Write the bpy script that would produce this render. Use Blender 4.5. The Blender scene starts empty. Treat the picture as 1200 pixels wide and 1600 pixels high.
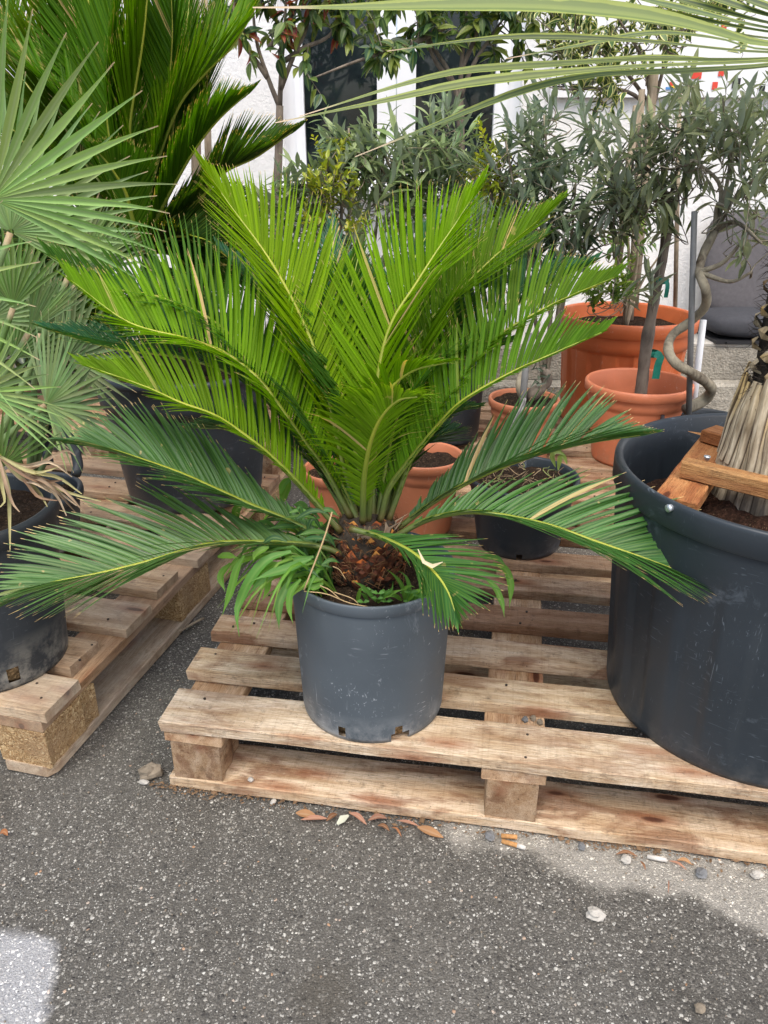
import bpy, math, random
from mathutils import Vector, Matrix, noise

scn = bpy.context.scene
COL = scn.collection
R = math.radians
# ---------------------------------------------------------------- camera, sky, sun, exposure
CAM_H, PITCH, FPX = 1.0, R(25), 1202.0          # metres, tilt down, focal length in photo pixels (1200 x 1600)
cam = bpy.data.cameras.new('camera')
cam.sensor_fit = 'VERTICAL'
cam.sensor_height = 32.0
cam.lens = 32.0 * FPX / 1600.0
cam.clip_start, cam.clip_end = 0.02, 500
camo = bpy.data.objects.new('camera', cam)
camo.location = (0, 0, CAM_H)
camo.rotation_euler = (R(90) - PITCH, 0, 0)
COL.objects.link(camo)
scn.camera = camo

SUN_EL, SUN_AZ = R(58), R(-35)                 # azimuth: from +Y axis, clockwise seen from above; negative = left
world = bpy.data.worlds.new('World')
scn.world = world
world.use_nodes = True
wn = world.node_tree
sky = wn.nodes.new('ShaderNodeTexSky')
sky.sky_type = 'NISHITA'
sky.sun_disc = False
sky.sun_elevation = SUN_EL
sky.sun_rotation = R(180) + SUN_AZ
sky.air_density = 1.0
sky.dust_density = 4.0
sky.ozone_density = 1.0
wn.nodes['Background'].inputs['Strength'].default_value = 0.15
wn.links.new(sky.outputs[0], wn.nodes['Background'].inputs['Color'])

sun = bpy.data.lights.new('sun', 'SUN')
sun.energy = 1.5
sun.angle = R(22)
sun.color = (1.0, 0.95, 0.87)
suno = bpy.data.objects.new('sun', sun)
sd = Vector((math.sin(SUN_AZ) * math.cos(SUN_EL), -math.cos(SUN_AZ) * math.cos(SUN_EL), math.sin(SUN_EL)))   # towards the sun (behind the camera)
suno.rotation_euler = sd.to_track_quat('Z', 'Y').to_euler()
suno.location = sd * 10
COL.objects.link(suno)

scn.view_settings.view_transform = 'Standard'
scn.view_settings.look = 'None'
scn.view_settings.exposure = 0.85
scn.view_settings.gamma = 1.0
scn.cycles.max_bounces = 6
scn.cycles.diffuse_bounces = 3
scn.cycles.glossy_bounces = 2
scn.cycles.transmission_bounces = 3

# ---------------------------------------------------------------- survey helpers: a photo pixel and one known coordinate give a place
def ray(px, py):
    x = (px - 600) / FPX
    y = -(py - 800) / FPX
    return Vector((x, math.cos(PITCH) + y * math.sin(PITCH), -math.sin(PITCH) + y * math.cos(PITCH)))
def atz(px, py, z):
    d = ray(px, py)
    return Vector((0, 0, CAM_H)) + d * ((z - CAM_H) / d.z)
def aty(px, py, Y):
    d = ray(px, py)
    return Vector((0, 0, CAM_H)) + d * (Y / d.y)

# ---------------------------------------------------------------- object helpers
def thing(name, label, cat, loc=(0, 0, 0), group=None):
    o = bpy.data.objects.new(name, None)
    o.empty_display_size = 0.05
    COL.objects.link(o)
    o.location = loc
    o['label'] = label
    o['category'] = cat
    if group:
        o['group'] = group
    return o
def worldloc(o):
    v = Vector(o.location)
    return v
def attach(o, parent):
    if parent is not None:
        o.parent = parent
        m = parent.matrix_basis
        p = parent
        W = Matrix.Identity(4)
        chain = []
        while p is not None:
            chain.append(p)
            p = p.parent
        for p in reversed(chain):
            W = W @ p.matrix_parent_inverse @ p.matrix_basis if p.parent is not None else p.matrix_basis.copy()
        o.matrix_parent_inverse = W.inverted()
def obj(name, me, mat=None, parent=None, M=None, color=None):
    o = bpy.data.objects.new(name, me)
    COL.objects.link(o)
    if mat is not None and len(me.materials) == 0:
        me.materials.append(mat)
    if M is not None:
        o.matrix_basis = M
    if color is not None:
        o.color = (*color, 1)
    attach(o, parent)
    return o
def tag(o, label, cat, group=None, kind=None):
    if label: o['label'] = label
    if cat: o['category'] = cat
    if group: o['group'] = group
    if kind: o['kind'] = kind
    return o

class MB:
    """collects vertices, faces and a per-vertex value (random, along, across)"""
    def __init__(s):
        s.v, s.f, s.a = [], [], []
    def add(s, vs, fs, at=None):
        b = len(s.v)
        s.v += [tuple(x) for x in vs]
        s.f += [tuple(i + b for i in f) for f in fs]
        s.a += at if at else [(0.5, 0.5, 0.5)] * len(vs)
    def grid(s, rows, close=False, at=None):
        n = len(rows[0])
        vs = [p for r in rows for p in r]
        fs = []
        for i in range(len(rows) - 1):
            for j in range(n if close else n - 1):
                k = (j + 1) % n
                fs.append((i * n + j, i * n + k, (i + 1) * n + k, (i + 1) * n + j))
        s.add(vs, fs, at)
    def tube(s, pts, rad, n=8, cap=True, rnd=0.5):
        pts = [Vector(p) for p in pts]
        m = len(pts)
        rows, at = [], []
        ref = None
        for i, p in enumerate(pts):
            t = (pts[min(i + 1, m - 1)] - pts[max(i - 1, 0)]).normalized()
            if ref is None:
                ref = Vector((0, 0, 1)) if abs(t.z) < 0.9 else Vector((1, 0, 0))
            ref = (ref - t * ref.dot(t)).normalized()
            b = t.cross(ref)
            r = rad[i] if isinstance(rad, (list, tuple)) else rad
            rows.append([p + (ref * math.cos(2 * math.pi * k / n) + b * math.sin(2 * math.pi * k / n)) * r for k in range(n)])
            at += [(rnd, i / max(1, m - 1), k / n) for k in range(n)]
        b0 = len(s.v)
        s.grid(rows, True, at)
        if cap:
            s.f.append(tuple(b0 + k for k in range(n))[::-1])
            s.f.append(tuple(b0 + (m - 1) * n + k for k in range(n)))
    def lathe(s, c, prof, n=48, fn=None, skip=None, cap0=False, cap1=False):
        rows = []
        for (r, z) in prof:
            row = []
            for k in range(n):
                th = 2 * math.pi * k / n
                rr = fn(r, z, th) if fn else r
                row.append(Vector((c[0] + rr * math.cos(th), c[1] + rr * math.sin(th), z)))
            rows.append(row)
        b0 = len(s.v)
        vs = [p for r_ in rows for p in r_]
        fs = []
        for i in range(len(rows) - 1):
            for j in range(n):
                if skip and skip(i, j):
                    continue
                k = (j + 1) % n
                fs.append((i * n + j, i * n + k, (i + 1) * n + k, (i + 1) * n + j))
        s.add(vs, fs)
        if cap0: s.f.append(tuple(b0 + k for k in range(n))[::-1])
        if cap1: s.f.append(tuple(b0 + (len(rows) - 1) * n + k for k in range(n)))
    def box(s, c, size, M=None):
        x, y, z = [d / 2 for d in size]
        vs = [Vector((sx * x, sy * y, sz * z)) for sz in (-1, 1) for sy in (-1, 1) for sx in (-1, 1)]
        if M: vs = [M @ v for v in vs]
        vs = [v + Vector(c) for v in vs]
        s.add(vs, [(0, 2, 3, 1), (4, 5, 7, 6), (0, 1, 5, 4), (2, 6, 7, 3), (0, 4, 6, 2), (1, 3, 7, 5)])
    def blade(s, pts, widths, nrm, fold=0.2, rnd=0.5):
        """a folded leaf blade along pts; nrm is the rough facing"""
        m = len(pts)
        rows, at = [], []
        for i, p in enumerate(pts):
            t = (pts[min(i + 1, m - 1)] - pts[max(i - 1, 0)])
            if t.length < 1e-9: t = Vector((0, 0, 1))
            t.normalize()
            b = t.cross(nrm)
            if b.length < 1e-6: b = t.orthogonal()
            b.normalize()
            nn = b.cross(t)
            w = widths[i] / 2
            rows.append([p - b * w + nn * fold * w, p - nn * fold * w * 0.4, p + b * w + nn * fold * w])
            at += [(rnd, i / (m - 1), 0.0), (rnd, i / (m - 1), 0.5), (rnd, i / (m - 1), 1.0)]
        s.grid(rows, False, at)
    def mesh(s, name, smooth=True, attr=True):
        me = bpy.data.meshes.new(name)
        me.from_pydata(s.v, [], s.f)
        if smooth:
            me.polygons.foreach_set('use_smooth', [True] * len(me.polygons))
        if attr:
            a = me.attributes.new('lf', 'FLOAT_VECTOR', 'POINT')
            a.data.foreach_set('vector', [x for t in s.a for x in t])
        me.update()
        return me
    def build(s, name, mat, parent=None, smooth=True, color=None, M=None):
        return obj(name, s.mesh(name, smooth), mat, parent, M, color)

def spline(pts, n):
    """Catmull-Rom resampled to n+1 even points"""
    P = [Vector(p) for p in pts]
    P = [P[0] * 2 - P[1]] + P + [P[-1] * 2 - P[-2]]
    out = []
    for i in range(1, len(P) - 2):
        a, b, c, d = P[i - 1], P[i], P[i + 1], P[i + 2]
        for k in range(16):
            t = k / 16
            out.append(0.5 * ((2 * b) + (c - a) * t + (2 * a - 5 * b + 4 * c - d) * t * t + (3 * b - a - 3 * c + d) * t ** 3))
    out.append(P[-2])
    L = [0]
    for i in range(1, len(out)):
        L.append(L[-1] + (out[i] - out[i - 1]).length)
    res, j = [], 0
    for k in range(n + 1):
        s = L[-1] * k / n
        while j < len(L) - 2 and L[j + 1] < s: j += 1
        f = (s - L[j]) / max(1e-9, L[j + 1] - L[j])
        res.append(out[j].lerp(out[j + 1], min(1, f)))
    return res, L[-1]
def smooth(a, b, x):
    t = max(0, min(1, (x - a) / (b - a)))
    return t * t * (3 - 2 * t)

# ---------------------------------------------------------------- materials
class NT:
    def __init__(s, name):
        s.m = bpy.data.materials.new(name)
        s.m.use_nodes = True
        s.t = s.m.node_tree
        s.b = s.t.nodes['Principled BSDF']
        s.out = s.t.nodes['Material Output']
    def n(s, kind, **kw):
        nd = s.t.nodes.new('ShaderNode' + kind)
        for k, v in kw.items():
            setattr(nd, k, v)
        return nd
    def l(s, a, b):
        s.t.links.new(a, b)
    def sock(s, v, inp):
        if hasattr(v, 'is_linked') or hasattr(v, 'links'):
            s.l(v, inp)
        else:
            inp.default_value = v
    def coord(s, kind='Object', scale=(1, 1, 1), rnd=False):
        tc = s.n('TexCoord')
        o = tc.outputs[kind]
        if rnd:
            oi = s.n('ObjectInfo')
            mu = s.n('MATH', ) if False else s.n('Math', operation='MULTIPLY')
            s.l(oi.outputs['Random'], mu.inputs[0]); mu.inputs[1].default_value = 37.0
            va = s.n('VectorMath', operation='ADD')
            s.l(o, va.inputs[0]); s.l(mu.outputs[0], va.inputs[1])
            o = va.outputs[0]
        mp = s.n('Mapping')
        mp.inputs['Scale'].default_value = scale
        s.l(o, mp.inputs['Vector'])
        return mp.outputs[0]
    def noise(s, co, scale, detail=4, rough=0.55, dist=0.0, out='Fac'):
        nd = s.n('TexNoise')
        nd.inputs['Scale'].default_value = scale
        nd.inputs['Detail'].default_value = detail
        nd.inputs['Roughness'].default_value = rough
        nd.inputs['Distortion'].default_value = dist
        if co is not None: s.l(co, nd.inputs['Vector'])
        return nd.outputs[out]
    def voro(s, co, scale, out='Distance', feature='F1', rnd=1.0):
        nd = s.n('TexVoronoi', feature=feature)
        nd.inputs['Scale'].default_value = scale
        nd.inputs['Randomness'].default_value = rnd
        if co is not None: s.l(co, nd.inputs['Vector'])
        return nd.outputs[out]
    def ramp(s, fac, stops, interp='LINEAR'):
        nd = s.n('ValToRGB')
        cr = nd.color_ramp
        cr.interpolation = interp
        while len(cr.elements) < len(stops): cr.elements.new(0.5)
        for e, (p, c) in zip(cr.elements, stops):
            e.position = p
            e.color = (*c, 1) if hasattr(c, '__len__') else (c, c, c, 1)
        s.l(fac, nd.inputs[0])
        return nd.outputs[0]
    def mix(s, fac, a, b, mode='MIX'):
        nd = s.n('MixRGB', blend_type=mode)
        for v, i in ((fac, 0), (a, 1), (b, 2)):
            if isinstance(v, (int, float)): nd.inputs[i].default_value = v if i == 0 else (v, v, v, 1)
            elif isinstance(v, tuple): nd.inputs[i].default_value = (*v, 1)
            else: s.l(v, nd.inputs[i])
        return nd.outputs[0]
    def math(s, op, a, b=0.0, c=None):
        nd = s.n('Math', operation=op)
        for v, i in ((a, 0), (b, 1), (c, 2)):
            if v is None: continue
            if isinstance(v, (int, float)): nd.inputs[i].default_value = v
            else: s.l(v, nd.inputs[i])
        return nd.outputs[0]
    def bump(s, h, strength=0.3, dist=0.002):
        nd = s.n('Bump')
        nd.inputs['Strength'].default_value = strength
        nd.inputs['Distance'].default_value = dist
        s.l(h, nd.inputs['Height'])
        s.l(nd.outputs[0], s.b.inputs['Normal'])
    def base(s, c, rough=0.6, spec=0.5):
        if isinstance(c, tuple): s.b.inputs['Base Color'].default_value = (*c, 1)
        else: s.l(c, s.b.inputs['Base Color'])
        if isinstance(rough, (int, float)): s.b.inputs['Roughness'].default_value = rough
        else: s.l(rough, s.b.inputs['Roughness'])
        s.b.inputs['Specular IOR Level'].default_value = spec
    def lf(s):
        at = s.n('Attribute'); at.attribute_name = 'lf'
        sp = s.n('SeparateXYZ'); s.l(at.outputs['Vector'], sp.inputs[0])
        return sp.outputs

def mat_leaf(name, midrib=(0.30, 0.42, 0.08), rib=0.35, tipdry=0.93, trans=0.42, rough=0.42, dry=(0.62, 0.45, 0.20), spots=0.0, under=None, gain=(1.5, 1.35, 0.55), drycut=0.985, edge=None, spec=0.5):
    m = NT(name)
    r, al, ac = m.lf()
    oi = m.n('ObjectInfo')
    br = m.math('MULTIPLY_ADD', r, 0.55, 0.72)
    c = m.mix(1.0, oi.outputs['Color'], br, 'MULTIPLY')
    n1 = m.noise(m.coord('Object'), 30, 3)
    c = m.mix(m.math('MULTIPLY', n1, 0.25), c, m.mix(1.0, c, (1.35, 1.25, 0.7), 'MULTIPLY'))
    d = m.math('ABSOLUTE', m.math('SUBTRACT', ac, 0.5))
    ribf = m.ramp(d, [(0.0, rib), (0.10, rib * 0.6), (0.16, 0.0)])
    c = m.mix(ribf, c, midrib)
    if edge:
        c = m.mix(m.ramp(m.math('ADD', d, m.math('MULTIPLY', m.math('SUBTRACT', n1, 0.5), 0.25)), [(0.30, 0.0), (0.34, 1.0)]), c, edge)
    if under:
        g = m.n('NewGeometry')
        c = m.mix(g.outputs['Backfacing'], c, m.mix(0.75, c, under))
    if spots:
        v = m.noise(m.coord('Object'), 55, 2)
        c = m.mix(m.ramp(v, [(0.70, 0.0), (0.74, spots)]), c, dry)
    tipv = m.math('ADD', al, m.math('MULTIPLY', r, 0.05))
    c = m.mix(m.ramp(tipv, [(tipdry, 0.0), (min(1.0, tipdry + 0.04), 1.0)]), c, dry)
    c = m.mix(m.ramp(r, [(drycut, 0.0), (min(1.0, drycut + 0.004), 1.0)]), c, dry)
    m.base(c, rough, spec)
    n2 = m.noise(m.coord('Object'), 240, 2)
    m.bump(n2, 0.12, 0.001)
    tr = m.n('BsdfTranslucent')
    m.l(m.mix(1.0, c, gain, 'MULTIPLY'), tr.inputs[0])
    mx = m.n('MixShader')
    mx.inputs[0].default_value = trans
    m.l(m.b.outputs[0], mx.inputs[1]); m.l(tr.outputs[0], mx.inputs[2])
    m.l(mx.outputs[0], m.out.inputs['Surface'])
    return m.m

def mat_wood(name, c1, c2, c3, stain=(0.22, 0.085, 0.04), stain_amt=0.5, grey=0.0):
    m = NT(name)
    oi = m.n('ObjectInfo')
    co = m.coord('Object', (1, 1, 1), True)
    # growth rings cut lengthwise: a wandering coordinate gives cathedral grain
    wand = m.noise(m.coord('Object', (1.6, 5, 5), True), 2.0, 3, 0.5)
    sx = m.n('SeparateXYZ'); m.l(co, sx.inputs[0])
    ringc = m.math('ADD', m.math('MULTIPLY', sx.outputs[1], 95.0), m.math('MULTIPLY', wand, 26.0))
    ring = m.math('MULTIPLY_ADD', m.math('SINE', m.math('ADD', ringc, m.math('MULTIPLY', sx.outputs[2], 60.0))), 0.5, 0.5)
    g = m.noise(m.coord('Object', (2.2, 40, 40), True), 3.2, 6, 0.68, 0.6)
    c = m.ramp(m.math('ADD', m.math('MULTIPLY', g, 0.8), m.math('MULTIPLY', ring, 0.2)), [(0.28, c2), (0.5, c1), (0.70, c3)])
    # broad tone shifts
    w = m.noise(co, 6, 4, 0.6)
    c = m.mix(m.ramp(w, [(0.40, 0.0), (0.62, 0.75)]), c, m.mix(1.0, c, (0.84, 0.76, 0.66), 'MULTIPLY'))
    # saw marks across the board
    saw = m.noise(m.coord('Object', (150, 3, 3), True), 2.0, 2, 0.5, 0.3)
    c = m.mix(m.ramp(saw, [(0.32, 0.30), (0.48, 0.0)]), c, m.mix(1.0, c, (0.74, 0.67, 0.60), 'MULTIPLY'))
    fib = m.noise(m.coord('Object', (14, 300, 300), True), 3, 4, 0.65)
    c = m.mix(m.ramp(fib, [(0.36, 0.95), (0.52, 0.0)]), c, m.mix(1.0, c, (0.60, 0.51, 0.43), 'MULTIPLY'))
    # damp stains, board by board
    st = m.noise(m.coord('Object', (3.0, 9, 9), True), 2.4, 5, 0.62, 0.5)
    amt = m.math('MULTIPLY', m.ramp(st, [(0.50, 0.0), (0.60, 1.0)]), m.math('MULTIPLY', m.ramp(oi.outputs['Random'], [(0.1, 0.25), (0.9, 1.0)]), stain_amt))
    c = m.mix(amt, c, m.mix(0.5, stain, m.mix(1.0, c, stain, 'MULTIPLY')))
    # knots with a reddish halo
    kv = m.voro(m.coord('Object', (4.0, 14, 14), True), 1.25)
    c = m.mix(m.ramp(kv, [(0.08, 0.75), (0.32, 0.0)]), c, (0.30, 0.11, 0.05))
    c = m.mix(m.ramp(kv, [(0.0, 0.95), (0.085, 0.8), (0.12, 0.0)]), c, (0.06, 0.02, 0.012))
    # ground-in dirt
    dt = m.noise(co, 45, 6, 0.75)
    c = m.mix(m.ramp(dt, [(0.54, 0.0), (0.70, 0.55)]), c, (0.11, 0.08, 0.055))
    sp = m.noise(co, 210, 3, 0.6)
    c = m.mix(m.ramp(sp, [(0.66, 0.0), (0.72, 0.7)]), c, (0.07, 0.045, 0.03))
    chk = m.noise(m.coord('Object', (1.1, 95, 95), True), 2.2, 3, 0.5, 0.25)
    chf = m.math('MULTIPLY', m.ramp(m.math('ABSOLUTE', m.math('SUBTRACT', chk, 0.5)), [(0.0, 0.85), (0.012, 0.0)]), m.ramp(m.noise(co, 7, 3), [(0.50, 0.0), (0.58, 1.0)]))
    c = m.mix(chf, c, (0.07, 0.045, 0.03))
    if grey:
        gr = m.noise(co, 4.0, 4, 0.6)
        c = m.mix(m.ramp(gr, [(0.38, 0.0), (0.62, grey)]), c, (0.36, 0.335, 0.30))
    tint = m.ramp(oi.outputs['Random'], [(0.0, (0.86, 0.80, 0.74)), (0.5, (0.98, 0.95, 0.92)), (1.0, (1.1, 1.08, 1.05))])
    c = m.mix(1.0, c, m.mix(1.0, tint, oi.outputs['Color'], 'MULTIPLY'), 'MULTIPLY')
    m.base(c, 0.82, 0.25)
    h = m.math('ADD', m.math('ADD', g, m.math('MULTIPLY', fib, 0.9)), m.math('MULTIPLY', saw, 0.6))
    m.bump(h, 0.8, 0.003)
    return m.m

def mat_chip(name, sc=85, tone=(1, 1, 1)):
    m = NT(name)
    co = m.coord('Object', (1, 1, 1), True)
    wob = m.mix(0.25, co, m.noise(co, 26, 3, out='Color'), 'ADD')
    mp = m.n('Mapping'); mp.inputs['Scale'].default_value = (1, 1, 2.4); mp.inputs['Rotation'].default_value = (0.3, 0.5, 0.4)
    m.l(wob, mp.inputs['Vector'])
    v = m.n('TexVoronoi'); v.inputs['Scale'].default_value = sc; m.l(mp.outputs[0], v.inputs['Vector'])
    sp = m.n('SeparateColor'); m.l(v.outputs['Color'], sp.inputs[0])
    c = m.ramp(sp.outputs[0], [(0.0, (0.20, 0.11, 0.045)), (0.3, (0.38, 0.235, 0.105)), (0.75, (0.52, 0.355, 0.18)), (1.0, (0.74, 0.57, 0.33))])
    n = m.noise(co, 12, 4)
    c = m.mix(m.ramp(n, [(0.4, 0.0), (0.7, 0.6)]), c, (0.30, 0.20, 0.12))
    c = m.mix(1.0, c, tone, 'MULTIPLY')
    m.base(c, 0.85, 0.2)
    m.bump(m.math('ADD', v.outputs['Distance'], m.noise(co, 120, 3)), 0.8, 0.003)
    return m.m

def mat_plastic(name, c, scuff=(0.30, 0.32, 0.34), amt=0.5, rough=0.46, dust=(0.35, 0.33, 0.30), zlo=0.144, zhi=0.2, dust_amt=0.4):
    m = NT(name)
    co = m.coord('Object')
    n1 = m.noise(co, 7, 5, 0.65)
    col = m.mix(m.math('MULTIPLY', n1, 0.8), tuple(x * 0.72 for x in c), tuple(min(1, x * 1.35) for x in c))
    # fine scratches in two directions
    for i, (sc, ro) in enumerate((((30, 30, 260), (0.5, 0.3, 0.2)), ((240, 240, 24), (0.1, 0.2, 0.6)), ((200, 30, 120), (0.9, 0.5, 0.3)))):
        mp = m.n('Mapping'); mp.inputs['Scale'].default_value = sc; mp.inputs['Rotation'].default_value = ro
        m.l(m.coord('Object'), mp.inputs['Vector'])
        s = m.noise(mp.outputs[0], 1.0, 2, 0.5, 1.2)
        k = m.noise(co, 9 + 3 * i, 3)
        f = m.math('MULTIPLY', m.ramp(s, [(0.66, 0.0), (0.72, 1.0)]), m.ramp(k, [(0.5, 0.0), (0.68, amt)]))
        col = m.mix(f, col, scuff)
    # pale rubbed patches
    p = m.noise(co, 16, 6, 0.7, 0.6)
    col = m.mix(m.ramp(p, [(0.60, 0.0), (0.76, amt * 0.7)]), col, scuff)
    # chalky tide mark near the foot
    sx = m.n('SeparateXYZ'); g = m.n('NewGeometry'); m.l(g.outputs['Position'], sx.inputs[0])
    zz = m.n('MapRange'); m.l(sx.outputs[2], zz.inputs[0])
    zz.inputs[1].default_value = zlo; zz.inputs[2].default_value = zhi; zz.inputs[3].default_value = 1.0; zz.inputs[4].default_value = 0.0
    dn = m.noise(co, 22, 5, 0.7)
    df = m.math('MULTIPLY', m.math('MULTIPLY', zz.outputs[0], m.ramp(dn, [(0.42, 0.0), (0.62, 1.0)])), dust_amt)
    col = m.mix(df, col, dust)
    rr = m.ramp(n1, [(0.3, rough - 0.08), (0.7, rough + 0.14)])
    m.base(col, rr, 0.45)
    m.bump(m.noise(co, 160, 3), 0.12, 0.001)
    return m.m

def mat_simple(name, c, rough=0.7, var=0.25, scale=20, bump=0.2, spec=0.4, bscale=90, metallic=0.0):
    m = NT(name)
    co = m.coord('Object')
    n = m.noise(co, scale, 5, 0.65)
    col = m.ramp(n, [(0.25, tuple(x * (1 - var) for x in c)), (0.75, tuple(min(1, x * (1 + var)) for x in c))])
    m.base(col, rough, spec)
    m.b.inputs['Metallic'].default_value = metallic
    if bump: m.bump(m.noise(co, bscale, 4), bump, 0.003)
    return m.m

def mat_bark(name, c1, c2, zs=0.15, scale=60, bump=0.6):
    m = NT(name)
    co = m.coord('Object', (1, 1, zs))
    n = m.noise(co, scale, 5, 0.65, 0.5)
    b = m.noise(m.coord('Object'), 14, 3)
    c = m.ramp(n, [(0.3, c2), (0.65, c1)])
    c = m.mix(m.ramp(b, [(0.45, 0.0), (0.65, 0.5)]), c, tuple(min(1, x * 1.5) for x in c1))
    m.base(c, 0.85, 0.2)
    m.bump(n, bump, 0.003)
    return m.m

def mat_asphalt():
    m = NT('asphalt')
    g = m.n('NewGeometry')
    co = g.outputs['Position']
    dist = m.mix(0.0045, co, m.noise(co, 230, 2, out='Color'), 'ADD')
    v1 = m.n('TexVoronoi'); v1.inputs['Scale'].default_value = 195; m.l(dist, v1.inputs['Vector'])
    v2 = m.n('TexVoronoi'); v2.inputs['Scale'].default_value = 390; m.l(dist, v2.inputs['Vector'])
    s1 = m.n('SeparateColor'); m.l(v1.outputs['Color'], s1.inputs[0])
    s2 = m.n('SeparateColor'); m.l(v2.outputs['Color'], s2.inputs[0])
    big = m.noise(co, 2.1, 5, 0.6)
    mid = m.noise(co, 14, 4, 0.6)
    binder = m.mix(big, (0.034, 0.032, 0.028), (0.110, 0.100, 0.083))
    binder = m.mix(m.ramp(m.noise(co, 420, 2), [(0.45, 0.0), (0.6, 0.5)]), binder, (0.16, 0.148, 0.125))
    stone1 = m.ramp(s1.outputs[0], [(0.0, (0.04, 0.037, 0.033)), (0.35, (0.10, 0.092, 0.078)), (0.65, (0.20, 0.185, 0.158)), (0.90, (0.34, 0.32, 0.275)), (0.987, (0.54, 0.52, 0.46)), (1.0, (0.38, 0.21, 0.11))])
    # only some cells carry a stone, of uneven size
    size = m.math('MULTIPLY_ADD', s1.outputs[1], 0.32, 0.22)
    f1 = m.math('MULTIPLY', m.math('LESS_THAN', v1.outputs['Distance'], size), m.math('GREATER_THAN', s1.outputs[2], 0.22))
    stone2 = m.ramp(s2.outputs[0], [(0.0, (0.05, 0.047, 0.042)), (0.6, (0.20, 0.185, 0.16)), (1.0, (0.52, 0.50, 0.44))])
    f2 = m.math('MULTIPLY', m.math('LESS_THAN', v2.outputs['Distance'], m.math('MULTIPLY_ADD', s2.outputs[1], 0.35, 0.15)), m.math('GREATER_THAN', s2.outputs[2], 0.35))
    col = m.mix(f2, binder, stone2)
    col = m.mix(f1, col, stone1)
    # dusty silt filling the joints in patches
    silt = m.ramp(m.math('ADD', m.math('MULTIPLY', big, 0.6), m.math('MULTIPLY', mid, 0.4)), [(0.48, 0.0), (0.68, 0.30)])
    col = m.mix(silt, col, (0.135, 0.122, 0.102))
    sx = m.n('SeparateXYZ'); m.l(co, sx.inputs[0])
    X, Y = sx.outputs[0], sx.outputs[1]
    # dried, washed-out margin in front of the near pallet: distance to its front line, wobbled
    ca, sa = math.cos(PAL_YAW), math.sin(PAL_YAW)
    v = m.math('ADD', m.math('MULTIPLY', m.math('SUBTRACT', X, PAL_O[0]), -sa), m.math('MULTIPLY', m.math('SUBTRACT', Y, PAL_O[1]), ca))
    u = m.math('ADD', m.math('MULTIPLY', m.math('SUBTRACT', X, PAL_O[0]), ca), m.math('MULTIPLY', m.math('SUBTRACT', Y, PAL_O[1]), sa))
    wob = m.math('ADD', m.math('MULTIPLY', m.math('SUBTRACT', m.noise(co, 7, 4, 0.55), 0.5), 0.16), m.math('MULTIPLY', m.math('SUBTRACT', m.noise(co, 45, 3, 0.6), 0.5), 0.022))
    grow = m.math('MULTIPLY', m.math('SUBTRACT', u, 0.44), 0.17)
    edge = m.math('ADD', m.math('ADD', v, grow), wob)
    dry = m.math('MULTIPLY', m.ramp(m.math('ADD', edge, 0.5), [(0.460, 0.0), (0.482, 1.0)]), m.ramp(m.math('ADD', u, m.math('MULTIPLY', wob, 0.6)), [(0.46, 0.0), (0.50, 1.0)]))
    dry = m.math('MULTIPLY', dry, m.ramp(v, [(0.02, 1.0), (0.16, 0.25)]))
    # pale glossy reflection at the lower left of the view, painted into the asphalt colour
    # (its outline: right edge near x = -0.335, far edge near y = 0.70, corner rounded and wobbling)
    ax = m.math('MAXIMUM', m.math('SUBTRACT', X, REFL_X - 0.07), 0.0); ay = m.math('MAXIMUM', m.math('SUBTRACT', Y, REFL_Y - 0.07), 0.0)
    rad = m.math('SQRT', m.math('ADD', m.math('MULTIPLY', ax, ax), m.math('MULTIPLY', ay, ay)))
    refl = m.ramp(m.math('ADD', rad, m.math('MULTIPLY', wob, 0.45)), [(0.062, 1.0), (0.078, 0.0)])
    pale = m.mix(0.45, (0.42, 0.395, 0.345), m.mix(1.0, col, (2.6, 2.5, 2.35), 'MULTIPLY'))
    col = m.mix(m.math('MULTIPLY', dry, 0.72), col, pale)
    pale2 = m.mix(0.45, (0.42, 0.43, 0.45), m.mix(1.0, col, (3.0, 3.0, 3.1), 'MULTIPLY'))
    col = m.mix(m.math('MULTIPLY', refl, 0.8), col, pale2)
    # one dark oil spot
    ox = m.math('SUBTRACT', X, -0.075); oy = m.math('SUBTRACT', Y, 0.652)
    orad = m.math('ADD', m.math('SQRT', m.math('ADD', m.math('MULTIPLY', ox, ox), m.math('MULTIPLY', oy, oy))), m.math('MULTIPLY', wob, 0.15))
    col = m.mix(m.ramp(orad, [(0.02, 0.6), (0.055, 0.0)]), col, (0.07, 0.06, 0.045))
    ck = m.n('TexVoronoi', feature='DISTANCE_TO_EDGE'); ck.inputs['Scale'].default_value = 1.7
    m.l(m.mix(0.35, co, m.noise(co, 3.5, 5, 0.7, out='Color'), 'ADD'), ck.inputs['Vector'])
    crk = m.math('MULTIPLY', m.ramp(ck.outputs['Distance'], [(0.0, 0.75), (0.006, 0.0)]), m.ramp(m.noise(co, 2.6, 3), [(0.50, 0.0), (0.60, 1.0)]))
    col = m.mix(crk, col, (0.012, 0.011, 0.010))
    blot = m.noise(co, 5.5, 6, 0.68, 0.4)
    col = m.mix(m.ramp(blot, [(0.30, 0.55), (0.46, 0.0)]), col, m.mix(1.0, col, (0.52, 0.50, 0.47), 'MULTIPLY'))
    col = m.mix(m.ramp(blot, [(0.58, 0.0), (0.72, 0.45)]), col, m.mix(1.0, col, (1.55, 1.5, 1.4), 'MULTIPLY'))
    wet = m.ramp(m.noise(co, 1.3, 3), [(0.42, 0.0), (0.6, 1.0)])
    col = m.mix(1.0, col, (1.06, 1.09, 1.13), 'MULTIPLY')
    m.base(col, m.ramp(wet, [(0.0, 0.82), (1.0, 0.62)]), 0.35)
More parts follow.
